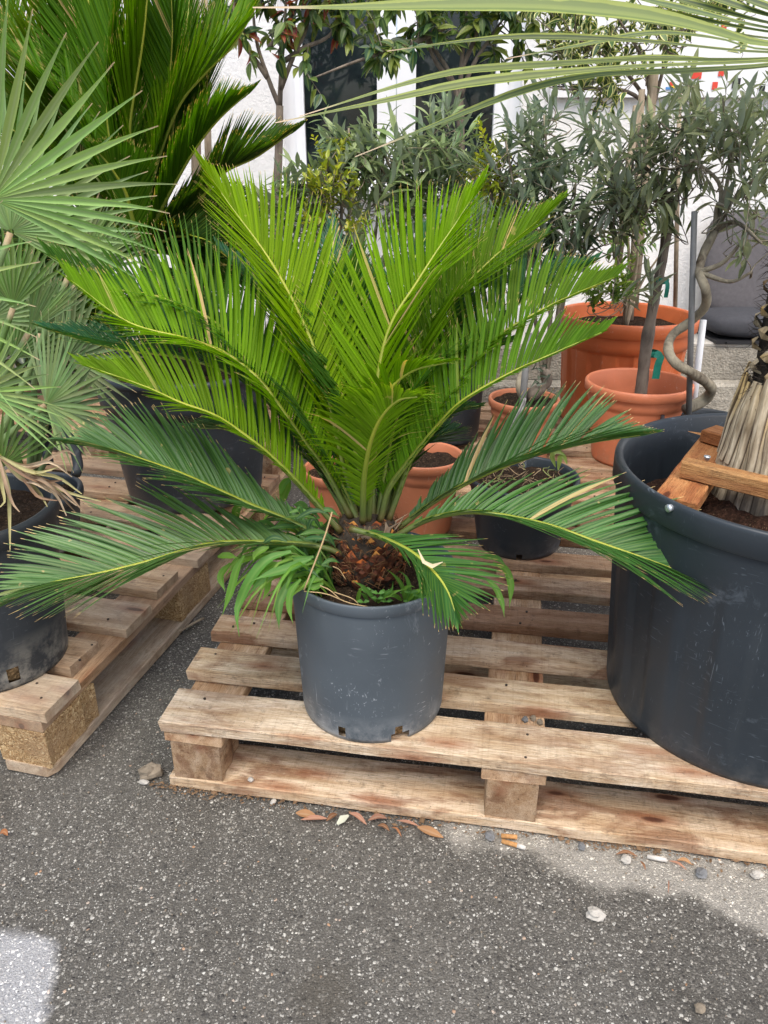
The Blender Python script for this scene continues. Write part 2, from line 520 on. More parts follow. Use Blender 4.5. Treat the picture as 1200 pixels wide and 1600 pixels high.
    h = m.math('ADD', m.math('MULTIPLY', f1, m.math('SUBTRACT', 0.9, v1.outputs['Distance'])), m.math('ADD', m.math('MULTIPLY', m.math('SUBTRACT', 0.5, v2.outputs['Distance']), 0.5), m.math('MULTIPLY', mid, 0.6)))
    m.bump(h, 0.9, 0.0035)
    return m.m

def mat_soil(name, c=(0.035, 0.022, 0.014)):
    m = NT(name)
    co = m.coord('Object')
    n = m.noise(co, 120, 6, 0.75)
    v = m.voro(co, 160)
    c_ = m.ramp(n, [(0.3, tuple(x * 0.35 for x in c)), (0.55, c), (0.72, tuple(x * 3.2 for x in c))])
    c_ = m.mix(m.ramp(m.noise(co, 300, 2), [(0.68, 0.0), (0.72, 0.8)]), c_, (0.30, 0.21, 0.12))
    m.base(c_, 0.95, 0.15)
    m.bump(m.math('ADD', n, v), 1.0, 0.006)
    return m.m

def mat_wall(name, c, streak=0.15):
    m = NT(name)
    co = m.coord('Object')
    n = m.noise(co, 60, 6, 0.7)
    b = m.noise(co, 2.5, 4)
    c_ = m.ramp(b, [(0.3, tuple(x * (1 - streak) for x in c)), (0.7, c)])
    c_ = m.mix(m.ramp(n, [(0.3, 0.25), (0.45, 0.0)]), c_, tuple(x * 0.75 for x in c))
    m.base(c_, 0.9, 0.2)
    m.bump(n, 0.7, 0.008)
    return m.m

def mat_concrete():
    m = NT('concrete')
    co = m.coord('Object')
    a = m.noise(co, 5, 5, 0.65); b = m.noise(co, 70, 5, 0.75); v = m.voro(co, 120)
    c = m.ramp(a, [(0.3, (0.20, 0.185, 0.155)), (0.6, (0.36, 0.335, 0.28)), (0.75, (0.42, 0.395, 0.34))])
    c = m.mix(m.ramp(b, [(0.35, 0.7), (0.5, 0.0)]), c, (0.12, 0.11, 0.09))
    c = m.mix(m.ramp(b, [(0.58, 0.0), (0.7, 0.5)]), c, (0.52, 0.49, 0.43))
    m.base(c, 0.92, 0.2)
    m.bump(m.math('ADD', b, v), 0.6, 0.006)
    return m.m

PAL_YAW = R(-9.7)
PAL_O = (-0.375, 1.015)
_pc = atz(84, 1530, 0); REFL_X = _pc.x; REFL_Y = atz(40, 1452, 0).y

MAT = {}
MAT['cycad'] = mat_leaf('cycad_leaflet', midrib=(0.30, 0.40, 0.03), rib=0.22, tipdry=0.975, trans=0.46, rough=0.45, gain=(1.35, 1.35, 0.2), drycut=0.990, spec=0.12, spots=0.35)
MAT['cycad_old'] = mat_leaf('old_cycad_leaflet', midrib=(0.26, 0.36, 0.05), rib=0.2, tipdry=0.97, trans=0.25, rough=0.36, gain=(1.2, 1.3, 0.4), drycut=0.985, spec=0.38, spots=0.6)
MAT['fan'] = mat_leaf('fan_palm_leaf', midrib=(0.42, 0.50, 0.28), rib=0.35, tipdry=0.965, trans=0.3, rough=0.6, gain=(1.2, 1.2, 0.7), drycut=1.1, dry=(0.55, 0.42, 0.26), edge=None, spots=0.0)
MAT['windmill'] = mat_leaf('windmill_palm_leaf', midrib=(0.40, 0.47, 0.13), rib=0.3, tipdry=0.95, trans=0.25, rough=0.5, gain=(1.2, 1.2, 0.6), drycut=1.1, dry=(0.55, 0.43, 0.30), edge=(0.30, 0.36, 0.09))
MAT['olive'] = mat_leaf('olive_leaf', midrib=(0.30, 0.36, 0.22), rib=0.3, tipdry=1.2, trans=0.22, rough=0.45, under=(0.34, 0.40, 0.33), gain=(1.2, 1.3, 0.7), drycut=1.1)
MAT['broad'] = mat_leaf('broad_leaf', midrib=(0.32, 0.42, 0.12), rib=0.4, tipdry=1.2, trans=0.35, rough=0.35, gain=(1.4, 1.35, 0.5), drycut=1.1)
MAT['varieg'] = mat_leaf('variegated_leaf', midrib=(0.16, 0.26, 0.08), rib=0.2, tipdry=1.2, trans=0.25, rough=0.35, gain=(1.2, 1.2, 0.6), drycut=1.1, edge=(0.62, 0.62, 0.26))
MAT['grass'] = mat_leaf('weed_leaf', midrib=(0.30, 0.45, 0.12), rib=0.3, tipdry=1.2, trans=0.5, rough=0.55, gain=(1.35, 1.3, 0.5), drycut=1.1)
MAT['straw'] = mat_leaf('dry_leaf', midrib=(0.6, 0.5, 0.35), rib=0.2, tipdry=1.2, trans=0.25, rough=0.8, gain=(1.1, 1.0, 0.8), drycut=1.1, spec=0.2)
MAT['wood'] = mat_wood('pallet_wood', (0.67, 0.585, 0.465), (0.52, 0.40, 0.275), (0.79, 0.73, 0.63), stain_amt=0.65)
MAT['wood2'] = mat_wood('pine_wood', (0.60, 0.495, 0.37), (0.42, 0.30, 0.18), (0.72, 0.63, 0.50), stain=(0.33, 0.21, 0.13), stain_amt=0.5, grey=0.5)
MAT['timber'] = mat_wood('batten_timber', (0.50, 0.29, 0.14), (0.36, 0.175, 0.085), (0.60, 0.40, 0.21), stain_amt=0.25)
MAT['chip'] = mat_chip('chipboard')
MAT['endgrain'] = mat_chip('sawn_block', 230, (0.80, 0.74, 0.66))
MAT['pot_grey'] = mat_plastic('grey_pot_plastic', (0.080, 0.098, 0.114), scuff=(0.40, 0.43, 0.46), amt=0.9, rough=0.5, dust=(0.45, 0.46, 0.46), zhi=0.20, dust_amt=0.55)
MAT['pot_black'] = mat_plastic('black_pot_plastic', (0.026, 0.034, 0.042), scuff=(0.16, 0.19, 0.22), amt=0.8, rough=0.42, zhi=0.2, dust_amt=0.15)
MAT['pot_old'] = mat_plastic('weathered_black_plastic', (0.028, 0.034, 0.040), scuff=(0.22, 0.24, 0.25), amt=0.5, rough=0.5, dust=(0.42, 0.40, 0.34), zhi=0.25, dust_amt=0.7)
MAT['terra'] = mat_plastic('terracotta_plastic', (0.47, 0.165, 0.08), scuff=(0.58, 0.38, 0.30), amt=0.7, rough=0.5, dust=(0.30, 0.2, 0.13), zhi=0.24, dust_amt=0.5)
MAT['orange'] = mat_plastic('orange_pot_plastic', (0.62, 0.155, 0.05), scuff=(0.66, 0.38, 0.27), amt=0.6, rough=0.42, dust=(0.32, 0.2, 0.13), zhi=0.26, dust_amt=0.45)
MAT['orange2'] = mat_plastic('coral_pot_plastic', (0.68, 0.22, 0.105), scuff=(0.74, 0.48, 0.38), amt=0.6, rough=0.45, dust=(0.32, 0.2, 0.13), zhi=0.26, dust_amt=0.45)
MAT['soil'] = mat_soil('potting_soil')
MAT['soil_red'] = mat_soil('peat', (0.045, 0.022, 0.014))
MAT['root'] = mat_soil('root_ball', (0.30, 0.20, 0.10))
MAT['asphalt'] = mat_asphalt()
MAT['wall'] = mat_wall('white_render', (0.80, 0.80, 0.79), 0.06)
MAT['concrete'] = mat_concrete()
MAT['concrete_top'] = mat_wall('smooth_concrete', (0.50, 0.48, 0.43), 0.15)
MAT['frame'] = mat_simple('white_upvc', (0.80, 0.82, 0.85), 0.35, 0.03, 6, 0.0)
MAT['cushion'] = mat_simple('grey_fabric', (0.105, 0.10, 0.105), 0.95, 0.15, 60, 0.3, 0.1, 700)
MAT['cushion2'] = mat_simple('charcoal_fabric', (0.06, 0.062, 0.07), 0.9, 0.15, 60, 0.3, 0.15, 700)
MAT['metal'] = mat_simple('grey_stake', (0.17, 0.17, 0.165), 0.5, 0.2, 30, 0.1)
MAT['whitestake'] = mat_simple('white_plastic', (0.78, 0.79, 0.80), 0.5, 0.05, 10, 0)
MAT['zinc'] = mat_simple('zinc_screw', (0.62, 0.66, 0.70), 0.35, 0.2, 200, 0.2, 0.5, 300, 0.8)
MAT['nail'] = mat_simple('rusty_nail', (0.045, 0.03, 0.022), 0.7, 0.3, 200, 0)
MAT['tape'] = mat_simple('green_tape', (0.01, 0.19, 0.13), 0.5, 0.25, 60, 0.3)
MAT['film'] = mat_simple('clear_film', (0.52, 0.52, 0.50), 0.3, 0.25, 40, 0.6, 0.5, 30)
MAT['bark'] = mat_bark('grey_bark', (0.20, 0.165, 0.13), (0.075, 0.06, 0.048))
MAT['olivebark'] = mat_bark('olive_bark', (0.31, 0.275, 0.20), (0.075, 0.055, 0.04), 0.5, 55, 0.9)
MAT['cane'] = mat_bark('bamboo_cane', (0.33, 0.275, 0.20), (0.17, 0.13, 0.09), 0.1, 80, 0.3)
MAT['stone'] = mat_simple('pale_stone', (0.21, 0.175, 0.13), 0.85, 0.35, 60, 0.6)
MAT['stonew'] = mat_simple('white_stone', (0.42, 0.40, 0.36), 0.85, 0.25, 60, 0.6)
MAT['stoneg'] = mat_simple('grey_stone', (0.15, 0.155, 0.16), 0.85, 0.35, 60, 0.6)
MAT['butt'] = mat_simple('orange_paper', (0.46, 0.24, 0.09), 0.85, 0.35, 200, 0.2)
MAT['paper'] = mat_simple('white_paper', (0.52, 0.50, 0.46), 0.85, 0.3, 200, 0.2)
MAT['red'] = mat_simple('red_print', (0.65, 0.06, 0.035), 0.6, 0.1, 20, 0)
MAT['blk'] = mat_simple('black_print', (0.015, 0.015, 0.017), 0.6, 0.1, 20, 0)
MAT['blue'] = mat_simple('blue_print', (0.08, 0.25, 0.55), 0.6, 0.1, 20, 0)
MAT['yellow'] = mat_simple('yellow_print', (0.75, 0.55, 0.05), 0.6, 0.1, 20, 0)
MAT['signw'] = mat_simple('white_board', (0.78, 0.79, 0.81), 0.5, 0.03, 10, 0)

def mat_glass():
    m = NT('dark_window_glass')
    co = m.coord('Object')
    n = m.noise(co, 5, 4, 0.6, 1.0)
    m.base(m.ramp(n, [(0.35, (0.006, 0.010, 0.012)), (0.7, (0.020, 0.028, 0.031))]), 0.04, 0.5)
    return m.m
MAT['glass'] = mat_glass()

def mat_rachis():
    m = NT('rachis')
    r, al, ac = m.lf()
    n = m.noise(m.coord('Object'), 60, 3)
    c = m.ramp(al, [(0.0, (0.12, 0.085, 0.03)), (0.06, (0.10, 0.135, 0.035)), (0.35, (0.22, 0.27, 0.03)), (0.7, (0.36, 0.38, 0.035)), (1.0, (0.30, 0.36, 0.05))])
    c = m.mix(m.math('MULTIPLY', n, 0.4), c, m.mix(1.0, c, (0.6, 0.7, 0.5), 'MULTIPLY'))
    m.base(c, 0.4, 0.5)
    return m.m
MAT['rachis'] = mat_rachis()
def mat_scale():
    m = NT('caudex_scale')
    r, al, ac = m.lf()
    n = m.noise(m.coord('Object'), 90, 4)
    c = m.ramp(n, [(0.3, (0.034, 0.014, 0.009)), (0.7, (0.17, 0.052, 0.024))])
    hot = m.math('MULTIPLY', m.ramp(m.math('ADD', al, m.math('MULTIPLY', m.math('SUBTRACT', n, 0.5), 0.9)), [(0.80, 0.0), (0.92, 1.0)]), m.ramp(r, [(0.35, 0.0), (0.6, 1.0)]))
    c = m.mix(hot, c, m.ramp(r, [(0.3, (0.20, 0.04, 0.015)), (0.6, (0.50, 0.13, 0.025)), (0.95, (0.62, 0.27, 0.06))]))
    m.base(c, 0.65, 0.3)
    m.bump(n, 0.5, 0.002)
    return m.m
MAT['scale'] = mat_scale()
def mat_legbase():
    m = NT('old_leaf_base')
    r, al, ac = m.lf()
    oi = m.n('ObjectInfo')
    n = m.noise(m.coord('Object', (1, 1, 0.12)), 110, 4, 0.6)
    c = m.ramp(n, [(0.3, (0.16, 0.125, 0.085)), (0.6, (0.40, 0.35, 0.27)), (0.8, (0.60, 0.55, 0.45))])
    c = m.mix(m.math('MULTIPLY', m.ramp(al, [(0.45, 0.0), (0.9, 1.0)]), m.ramp(oi.outputs['Random'], [(0.2, 0.1), (1.0, 0.85)])), c, (0.56, 0.40, 0.17))
    d = m.math('ABSOLUTE', m.math('SUBTRACT', ac, 0.5))
    c = m.mix(m.ramp(d, [(0.34, 0.0), (0.47, 0.85)]), c, (0.05, 0.035, 0.025))
    c = m.mix(1.0, c, oi.outputs['Color'], 'MULTIPLY')
    m.base(c, 0.85, 0.2)
    m.bump(n, 0.6, 0.003)
    return m.m
MAT['legbase'] = mat_legbase()
MAT['fibre'] = mat_simple('dark_fibre', (0.045, 0.036, 0.028), 0.95, 0.5, 80, 1.0, 0.1, 150)

# ================================================================ SETTING
def ground():
    b = MB()
    n = 40
    S = 60
    # finer near the camera, reaching far beyond
    xs = [(-1 + 2 * i / n) for i in range(n + 1)]
    f = lambda t: (abs(t) ** 2.6) * S * (1 if t > 0 else -1)
    rows = [[Vector((f(x), f(y) + 1.0, 0.004 * noise.noise(Vector((f(x) * 2, f(y) * 2, 0))) - 0.004 if abs(f(x)) < 3 and abs(f(y)) < 3 else -0.004)) for x in xs] for y in xs]
    b.grid(rows)
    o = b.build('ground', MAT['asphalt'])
    tag(o, None, None, kind='structure')
ground()

WALL_Y = 3.62
def building():
    root = thing('building', 'white rendered building with dark white-framed window behind the plants', 'building', (0, WALL_Y, 0))
    # wall pieces around the window opening
    p = lambda px, py: aty(px, py, WALL_Y)
    wl, wr = p(440, 150).x, p(815, 150).x
    zb, zt = p(560, 293).z, 2.35
    for (x0, x1, z0, z1) in ((-5, wl, 0, 3.2), (wr, 5, 0, 3.2), (wl, wr, 0, zb), (wl, wr, zt, 3.2)):
        b = MB()
        nx = max(2, int((x1 - x0) / 0.4)); nz = max(2, int((z1 - z0) / 0.4))
        b.box(((x0 + x1) / 2, WALL_Y + 0.15, (z0 + z1) / 2), (x1 - x0, 0.30, z1 - z0))
        b.build('wall', MAT['wall'], root, smooth=False)
    # window: outer frame, two casements each with a pane, and sill
    yf = WALL_Y + 0.05
    fr = MB()
    W = wr - wl
    t = 0.05
    for (x0, x1, z0, z1) in ((wl, wl + t, zb, zt), (wr - t, wr, zb, zt), (wl + t, wr - t, zb, zb + t), (wl + t, wr - t, zt - t, zt)):
        fr.box(((x0 + x1) / 2, yf + 0.03, (z0 + z1) / 2), (x1 - x0, 0.07, z1 - z0))
    w = fr.build('window', MAT['frame'], root, smooth=False)
    m0, m1 = p(592, 150).x, p(647, 150).x
    g0, g1 = p(470, 150).x, p(778, 150).x
    for (a, c, ga, gc) in ((wl + t, (m0 + m1) / 2 - 0.002, g0, m0), ((m0 + m1) / 2 + 0.002, wr - t, m1, g1)):
        s = MB()
        zz0, zz1 = zb + t, zt - t
        y = yf + 0.015
        s.box(((a + ga) / 2, y, (zz0 + zz1) / 2), (ga - a, 0.055, zz1 - zz0))
        s.box(((gc + c) / 2, y, (zz0 + zz1) / 2), (c - gc, 0.055, zz1 - zz0))
        s.box(((ga + gc) / 2, y, zz0 + 0.012), (gc - ga, 0.055, 0.024))
        s.box(((ga + gc) / 2, y, zz1 - 0.03), (gc - ga, 0.055, 0.06))
        s.build('casement', MAT['frame'], w, smooth=False)
        q = MB()
        q.box(((ga + gc) / 2, y + 0.012, (zz0 + zz1) / 2), (gc - ga + 0.004, 0.012, zz1 - zz0 - 0.03))
        q.build('pane', MAT['glass'], w, smooth=False)
        # glazing bead: a thin raised strip round the glass
        bd = MB()
        for (x0, x1, z0, z1) in ((ga, ga + 0.008, zz0 + 0.024, zz1 - 0.06), (gc - 0.008, gc, zz0 + 0.024, zz1 - 0.06)):
            bd.box(((x0 + x1) / 2, y - 0.012, (z0 + z1) / 2), (x1 - x0, 0.036, z1 - z0))
        bd.build('glazing_bead', MAT['frame'], w, smooth=False)
    s = MB(); s.box(((wl + wr) / 2, WALL_Y - 0.03, zb - 0.018), (W + 0.08, 0.10, 0.035))
    s.build('sill', MAT['frame'], root, smooth=False)
building()

def text_mesh(txt, size, extr=0.0008):
    cu = bpy.data.curves.new('t', 'FONT')
    cu.body = txt; cu.size = size; cu.extrude = extr
    o = bpy.data.objects.new('t', cu)
    COL.objects.link(o)
    dg = bpy.context.evaluated_depsgraph_get()
    me = bpy.data.meshes.new_from_object(o.evaluated_get(dg))
    COL.objects.unlink(o)
    bpy.data.objects.remove(o); bpy.data.curves.remove(cu)
    return me

def sign_board():
    Y = WALL_Y - 0.03
    p0 = aty(860, 152, Y)
    x0, x1, z0, z1 = p0.x, 2.6, p0.z, p0.z + 0.42
    root = thing('sign_board', 'white printed sign board with red and black lettering on the wall', 'sign', ((x0 + x1) / 2, Y, z0))
    b = MB(); b.box(((x0 + x1) / 2, Y + 0.012, (z0 + z1) / 2), (x1 - x0, 0.024, z1 - z0))
    b.build('panel', MAT['signw'], root, smooth=False)
    yt = Y - 0.003
    def rect(px0, py0, px1, py1, mat, name='print', dy=0.0):
        a = aty(px0, py1, yt); c = aty(px1, py0, yt)
        q = MB(); q.box(((a.x + c.x) / 2, yt - dy, (a.z + c.z) / 2), (abs(c.x - a.x), 0.002, abs(c.z - a.z)))
        return q.build(name, MAT[mat], root, smooth=False)
    def text(px, py, txt, h, mat, dy=0.0):
        me = text_mesh(txt, h)
        pt = aty(px, py, yt - dy)
        M = Matrix.Translation(pt) @ Matrix.Rotation(R(90), 4, 'X')
        obj('lettering', me, MAT[mat], root, M)
    text(872, 94, 'VEO', 0.06, 'blk')
    rect(863, 127, 884, 136, 'blk'); text(865, 134, 'TLE', 0.022, 'signw', 0.003)
    rect(893, 131, 916, 140, 'blk')
    rect(1080, 112, 1097, 123, 'red'); rect(1122, 110, 1132, 119, 'red')
    rect(1112, 128, 1122, 140, 'red'); rect(1068, 24, 1082, 36, 'red'); rect(1012, 14, 1017, 20, 'red'); rect(1126, 38, 1136, 46, 'red')
    rect(1046, 128, 1054, 134, 'red'); rect(1040, 136, 1052, 140, 'blue'); rect(1049, 134, 1056, 138, 'yellow')
    rect(1143, 122, 1158, 138, 'blk'); rect(1186, 134, 1196, 142, 'blk')
# the lettering is only partly readable behind the leaves: what shows is copied and nothing more
    return root
sign_board()

def kerb():
    # raised concrete plinth along the wall and a rough lower footing
    root = thing('concrete_step', 'rough grey concrete step along the foot of the white wall', 'step', (1.2, 3.3, 0))
    b = MB()
    n = 60
    def strip(y0, y1, z0, z1, mat, name, x0=-5, x1=5):
        q = MB()
        rows = []
        prof = [(y0, z0), (y0, (z0 + z1) / 2), (y0, z1 - 0.012), (y0 + 0.012, z1), ((y0 + y1) / 2, z1), (y1, z1), (y1, z0)]
        for i in range(n + 1):
            x = x0 + (x1 - x0) * i / n
            rows.append([Vector((x, py + 0.012 * noise.noise(Vector((x * 3, pz * 9, py))), pz + 0.004 * noise.noise(Vector((x * 5, py * 7, 3))))) for (py, pz) in prof])
        q.grid(rows)
        return q.build(name, MAT[mat], root, smooth=False)
    strip(3.2, WALL_Y - 0.02, 0.13, 0.272, 'concrete', 'upper_course')
    strip(3.13, WALL_Y - 0.02, -0.01, 0.128, 'concrete', 'footing')
    strip(3.205, WALL_Y - 0.022, 0.274, 0.280, 'concrete_top', 'cap')
kerb()

# ================================================================ PALLETS
def board_mesh(l, w, h, seed, rough=0.0015, bow=0.002, cham=None):
    rnd = random.Random(seed)
    b = MB()
    n = 10
    rows = []
    ph = rnd.random() * 6
    for i in range(n + 1):
        x = -l / 2 + l * i / n
        j = lambda: (rnd.random() - 0.5) * 2 * rough
        e = 0.0018
        bz = bow * math.sin(ph + 3 * x / l)
        hw = w / 2
        xo = x
        if cham and i == 1: xo = -l / 2 + 0.018
        if cham and i == n - 1: xo = l / 2 - 0.018
        ring = [(-hw + e, -h / 2), (hw - e, -h / 2), (hw, -h / 2 + e), (hw, h / 2 - e), (hw - e, h / 2), (-hw + e, h / 2), (-hw, h / 2 - e), (-hw, -h / 2 + e)]
        jy, jz = j(), j()
        jy2 = j()
        row = []
        for (y, z) in ring:
            yy = y
            if cham and i in (0, n):
                if (cham == 'r' and y > 0) or cham == 'b': yy = y * 0.82
            row.append(Vector((xo + (rnd.random() - .5) * (0.004 if i in (0, n) else 0), yy + (jy if y < 0 else jy2), z + bz + jz * 0.3)))
        rows.append(row)
    b.grid(rows, True)
    m = len(rows[0])
    b.f.append(tuple(range(m))[::-1]); b.f.append(tuple((n) * m + k for k in range(m)))
    return b.mesh('board', smooth=False)

def nails(pts, parent, M):
    b = MB()
    for (x, y, z) in pts:
        b.tube([(x, y, z - 0.002), (x, y, z + 0.0006)], 0.0024, 7)
    o = obj('nails', b.mesh('nails', False), MAT['nail'], parent, M); o['kind'] = 'stuff'
    return o

def pallet(label, org, yaw, boards, length, blocks_x, blocks_y, wood, block_mat, bottom_dir, seed, colors=None, bw=0.10, bl=0.10, ends=None, leadw=0.10, group='wooden pallets'):
    """boards: list of (y0, y1, x_shift). org = near-left corner on the ground, x along the deck boards"""
    rnd = random.Random(seed)
    root = thing('wooden_pallet', label, 'pallet', (org[0], org[1], 0), group)
    M0 = Matrix.Translation((org[0], org[1], 0)) @ Matrix.Rotation(yaw, 4, 'Z')
    T, LB, BH, BT = 0.022, 0.022, 0.078, 0.022
    depth = boards[-1][1]
    for i, (y0, y1, xs) in enumerate(boards):
        L = length + rnd.uniform(-0.012, 0.012)
        me = board_mesh(L, y1 - y0, T, seed * 100 + i, 0.0016, 0.0015)
        Mb = M0 @ Matrix.Translation((L / 2 + xs, (y0 + y1) / 2, BT + BH + LB + T / 2 + 0.0008 * (i % 2))) @ Matrix.Rotation(rnd.uniform(-.004, .004), 4, 'Z')
        o = obj('deck_board', me, wood, root, Mb)
        if colors: o.color = (*colors[i % len(colors)], 1)
        pts = []
        for bx in blocks_x:
            for k in range(2):
                if rnd.random() < .75: pts.append((bx - L / 2 - xs + rnd.uniform(-.03, .03), (k - 0.5) * (y1 - y0) * 0.5 + rnd.uniform(-.012, .012), T / 2 + bow_at()))
        if pts: nails(pts, o, Mb)
    for i, bx in enumerate(blocks_x):
        me = board_mesh(depth, leadw, LB, seed * 100 + 40 + i)
        o = obj('lead_board', me, wood, root, M0 @ Matrix.Translation((bx, depth / 2 + 0.003, BT + BH + LB / 2)) @ Matrix.Rotation(R(90), 4, 'Z'))
        o.color = (0.92, 0.78, 0.66, 1)
    for i, bx in enumerate(blocks_x):
        for j, by in enumerate(blocks_y):
            b = MB()
            # block with slightly rough sides
            q = board_mesh(bl, bw, BH, seed * 100 + 60 + i * 5 + j, 0.0022, 0.0)
            o = obj('block', q, block_mat, root, M0 @ Matrix.Translation((bx, by, BT + BH / 2)) @ Matrix.Rotation(R(rnd.uniform(-2, 2)) + R(90), 4, 'Z'))
            o.color = (0.95, 0.85, 0.74, 1) if block_mat == MAT['chip'] else (0.66, 0.56, 0.47, 1)
    if bottom_dir == 'x':
        for i, by in enumerate(blocks_y):
            me = board_mesh(length, 0.10, BT, seed * 100 + 80 + i, 0.002)
            o = obj('bottom_board', me, wood, root, M0 @ Matrix.Translation((length / 2 + 0.004, by, BT / 2)))
            o.color = (1.0, 0.93, 0.85, 1)
    else:
        for i, bx in enumerate(blocks_x):
            me = board_mesh(depth, 0.10, BT, seed * 100 + 80 + i, 0.001, cham='b')
            o = obj('bottom_board', me, wood, root, M0 @ Matrix.Translation((bx, depth / 2, BT / 2)) @ Matrix.Rotation(R(90), 4, 'Z'))
    return root, M0
def bow_at(): return 0.0016

WC = [(1.08, 1.06, 1.02), (1.0, 0.93, 0.82), (0.82, 0.73, 0.66), (0.60, 0.44, 0.36), (0.74, 0.64, 0.57), (0.70, 0.58, 0.50), (0.50, 0.36, 0.29)]
pallet('rough slatted wooden pallet under the grey pot in the foreground', PAL_O, PAL_YAW,
       [(0.0, 0.090, 0.0), (0.137, 0.210, -0.008), (0.262, 0.330, -0.012), (0.388, 0.460, 0.0), (0.528, 0.594, -0.01), (0.650, 0.718, 0.004), (0.795, 0.870, -0.006)],
       1.18, [0.055, 0.585, 1.12], [0.05, 0.44, 0.825], MAT['wood'], MAT['wood'], 'x', 1, WC, bw=0.085, bl=0.095)
LYAW = R(-14.2)
def left_org():
    # near right corner at (-0.585, 1.04)
    c, s = math.cos(LYAW), math.sin(LYAW)
    return (-0.583 - 0.8 * c, 1.03 - 0.8 * s)
LW = [(1.06, 1.0, 0.92), (0.98, 0.90, 0.82), (0.92, 0.86, 0.80), (0.98, 0.90, 0.80), (0.9, 0.82, 0.74), (0.82, 0.74, 0.66), (0.8, 0.68, 0.58), (0.74, 0.62, 0.52)]
pallet('pale pine pallet with chipboard blocks at the left edge', left_org(), LYAW,
       [(0.0, 0.10, 0.0), (0.125, 0.215, -0.012), (0.262, 0.36, 0.0), (0.405, 0.50, -0.006), (0.56, 0.655, 0.0), (0.71, 0.80, -0.004), (0.86, 0.955, 0.0), (1.01, 1.10, 0.0)],
       0.8, [0.05, 0.40, 0.75], [0.075, 0.555, 1.03], MAT['wood2'], MAT['chip'], 'y', 2, LW, bw=0.10, bl=0.145)
pallet('reddish wet pallet carrying the orange pots behind', (-0.02, 2.02), R(-11),
       [(0.0, 0.09, 0.0), (0.13, 0.21, -0.01), (0.25, 0.34, 0.0), (0.39, 0.47, 0.008), (0.52, 0.60, 0), (0.65, 0.73, 0.0), (0.77, 0.86, 0.0)],
       1.25, [0.06, 0.62, 1.18], [0.05, 0.43, 0.81], MAT['wood'], MAT['wood'], 'x', 3, [(0.85, 0.72, 0.62), (0.62, 0.48, 0.40), (0.78, 0.66, 0.58)])
pallet('dim brown pallet behind the large black tub at the left', (-1.62, 2.62), R(-13),
       [(0.0, 0.10, 0.0), (0.14, 0.23, 0.0), (0.28, 0.37, 0.0), (0.42, 0.5, 0.0)],
       1.3, [0.06, 0.65, 1.24], [0.05, 0.45], MAT['wood2'], MAT['wood'], 'x', 4, [(0.85, 0.68, 0.55), (0.75, 0.58, 0.46)])

# ================================================================ POTS
def soil_disc(c, r, z, parent, mat='soil', amp=0.012, seed=0, dome=0.0, n=36):
    b = MB()
    rows = []
    for i in range(13):
        rr = r * i / 12
        rows.append([Vector((c[0] + rr * math.cos(2 * math.pi * k / n), c[1] + rr * math.sin(2 * math.pi * k / n),
                             z + dome * (1 - (i / 12) ** 2) + amp * noise.fractal(Vector((c[0] + rr * math.cos(2 * math.pi * k / n), c[1] + rr * math.sin(2 * math.pi * k / n), seed)) * 22, 1.0, 2.0, 4))) for k in range(n)])
    b.grid(rows, True)
    return b.build('soil', MAT[mat], parent)

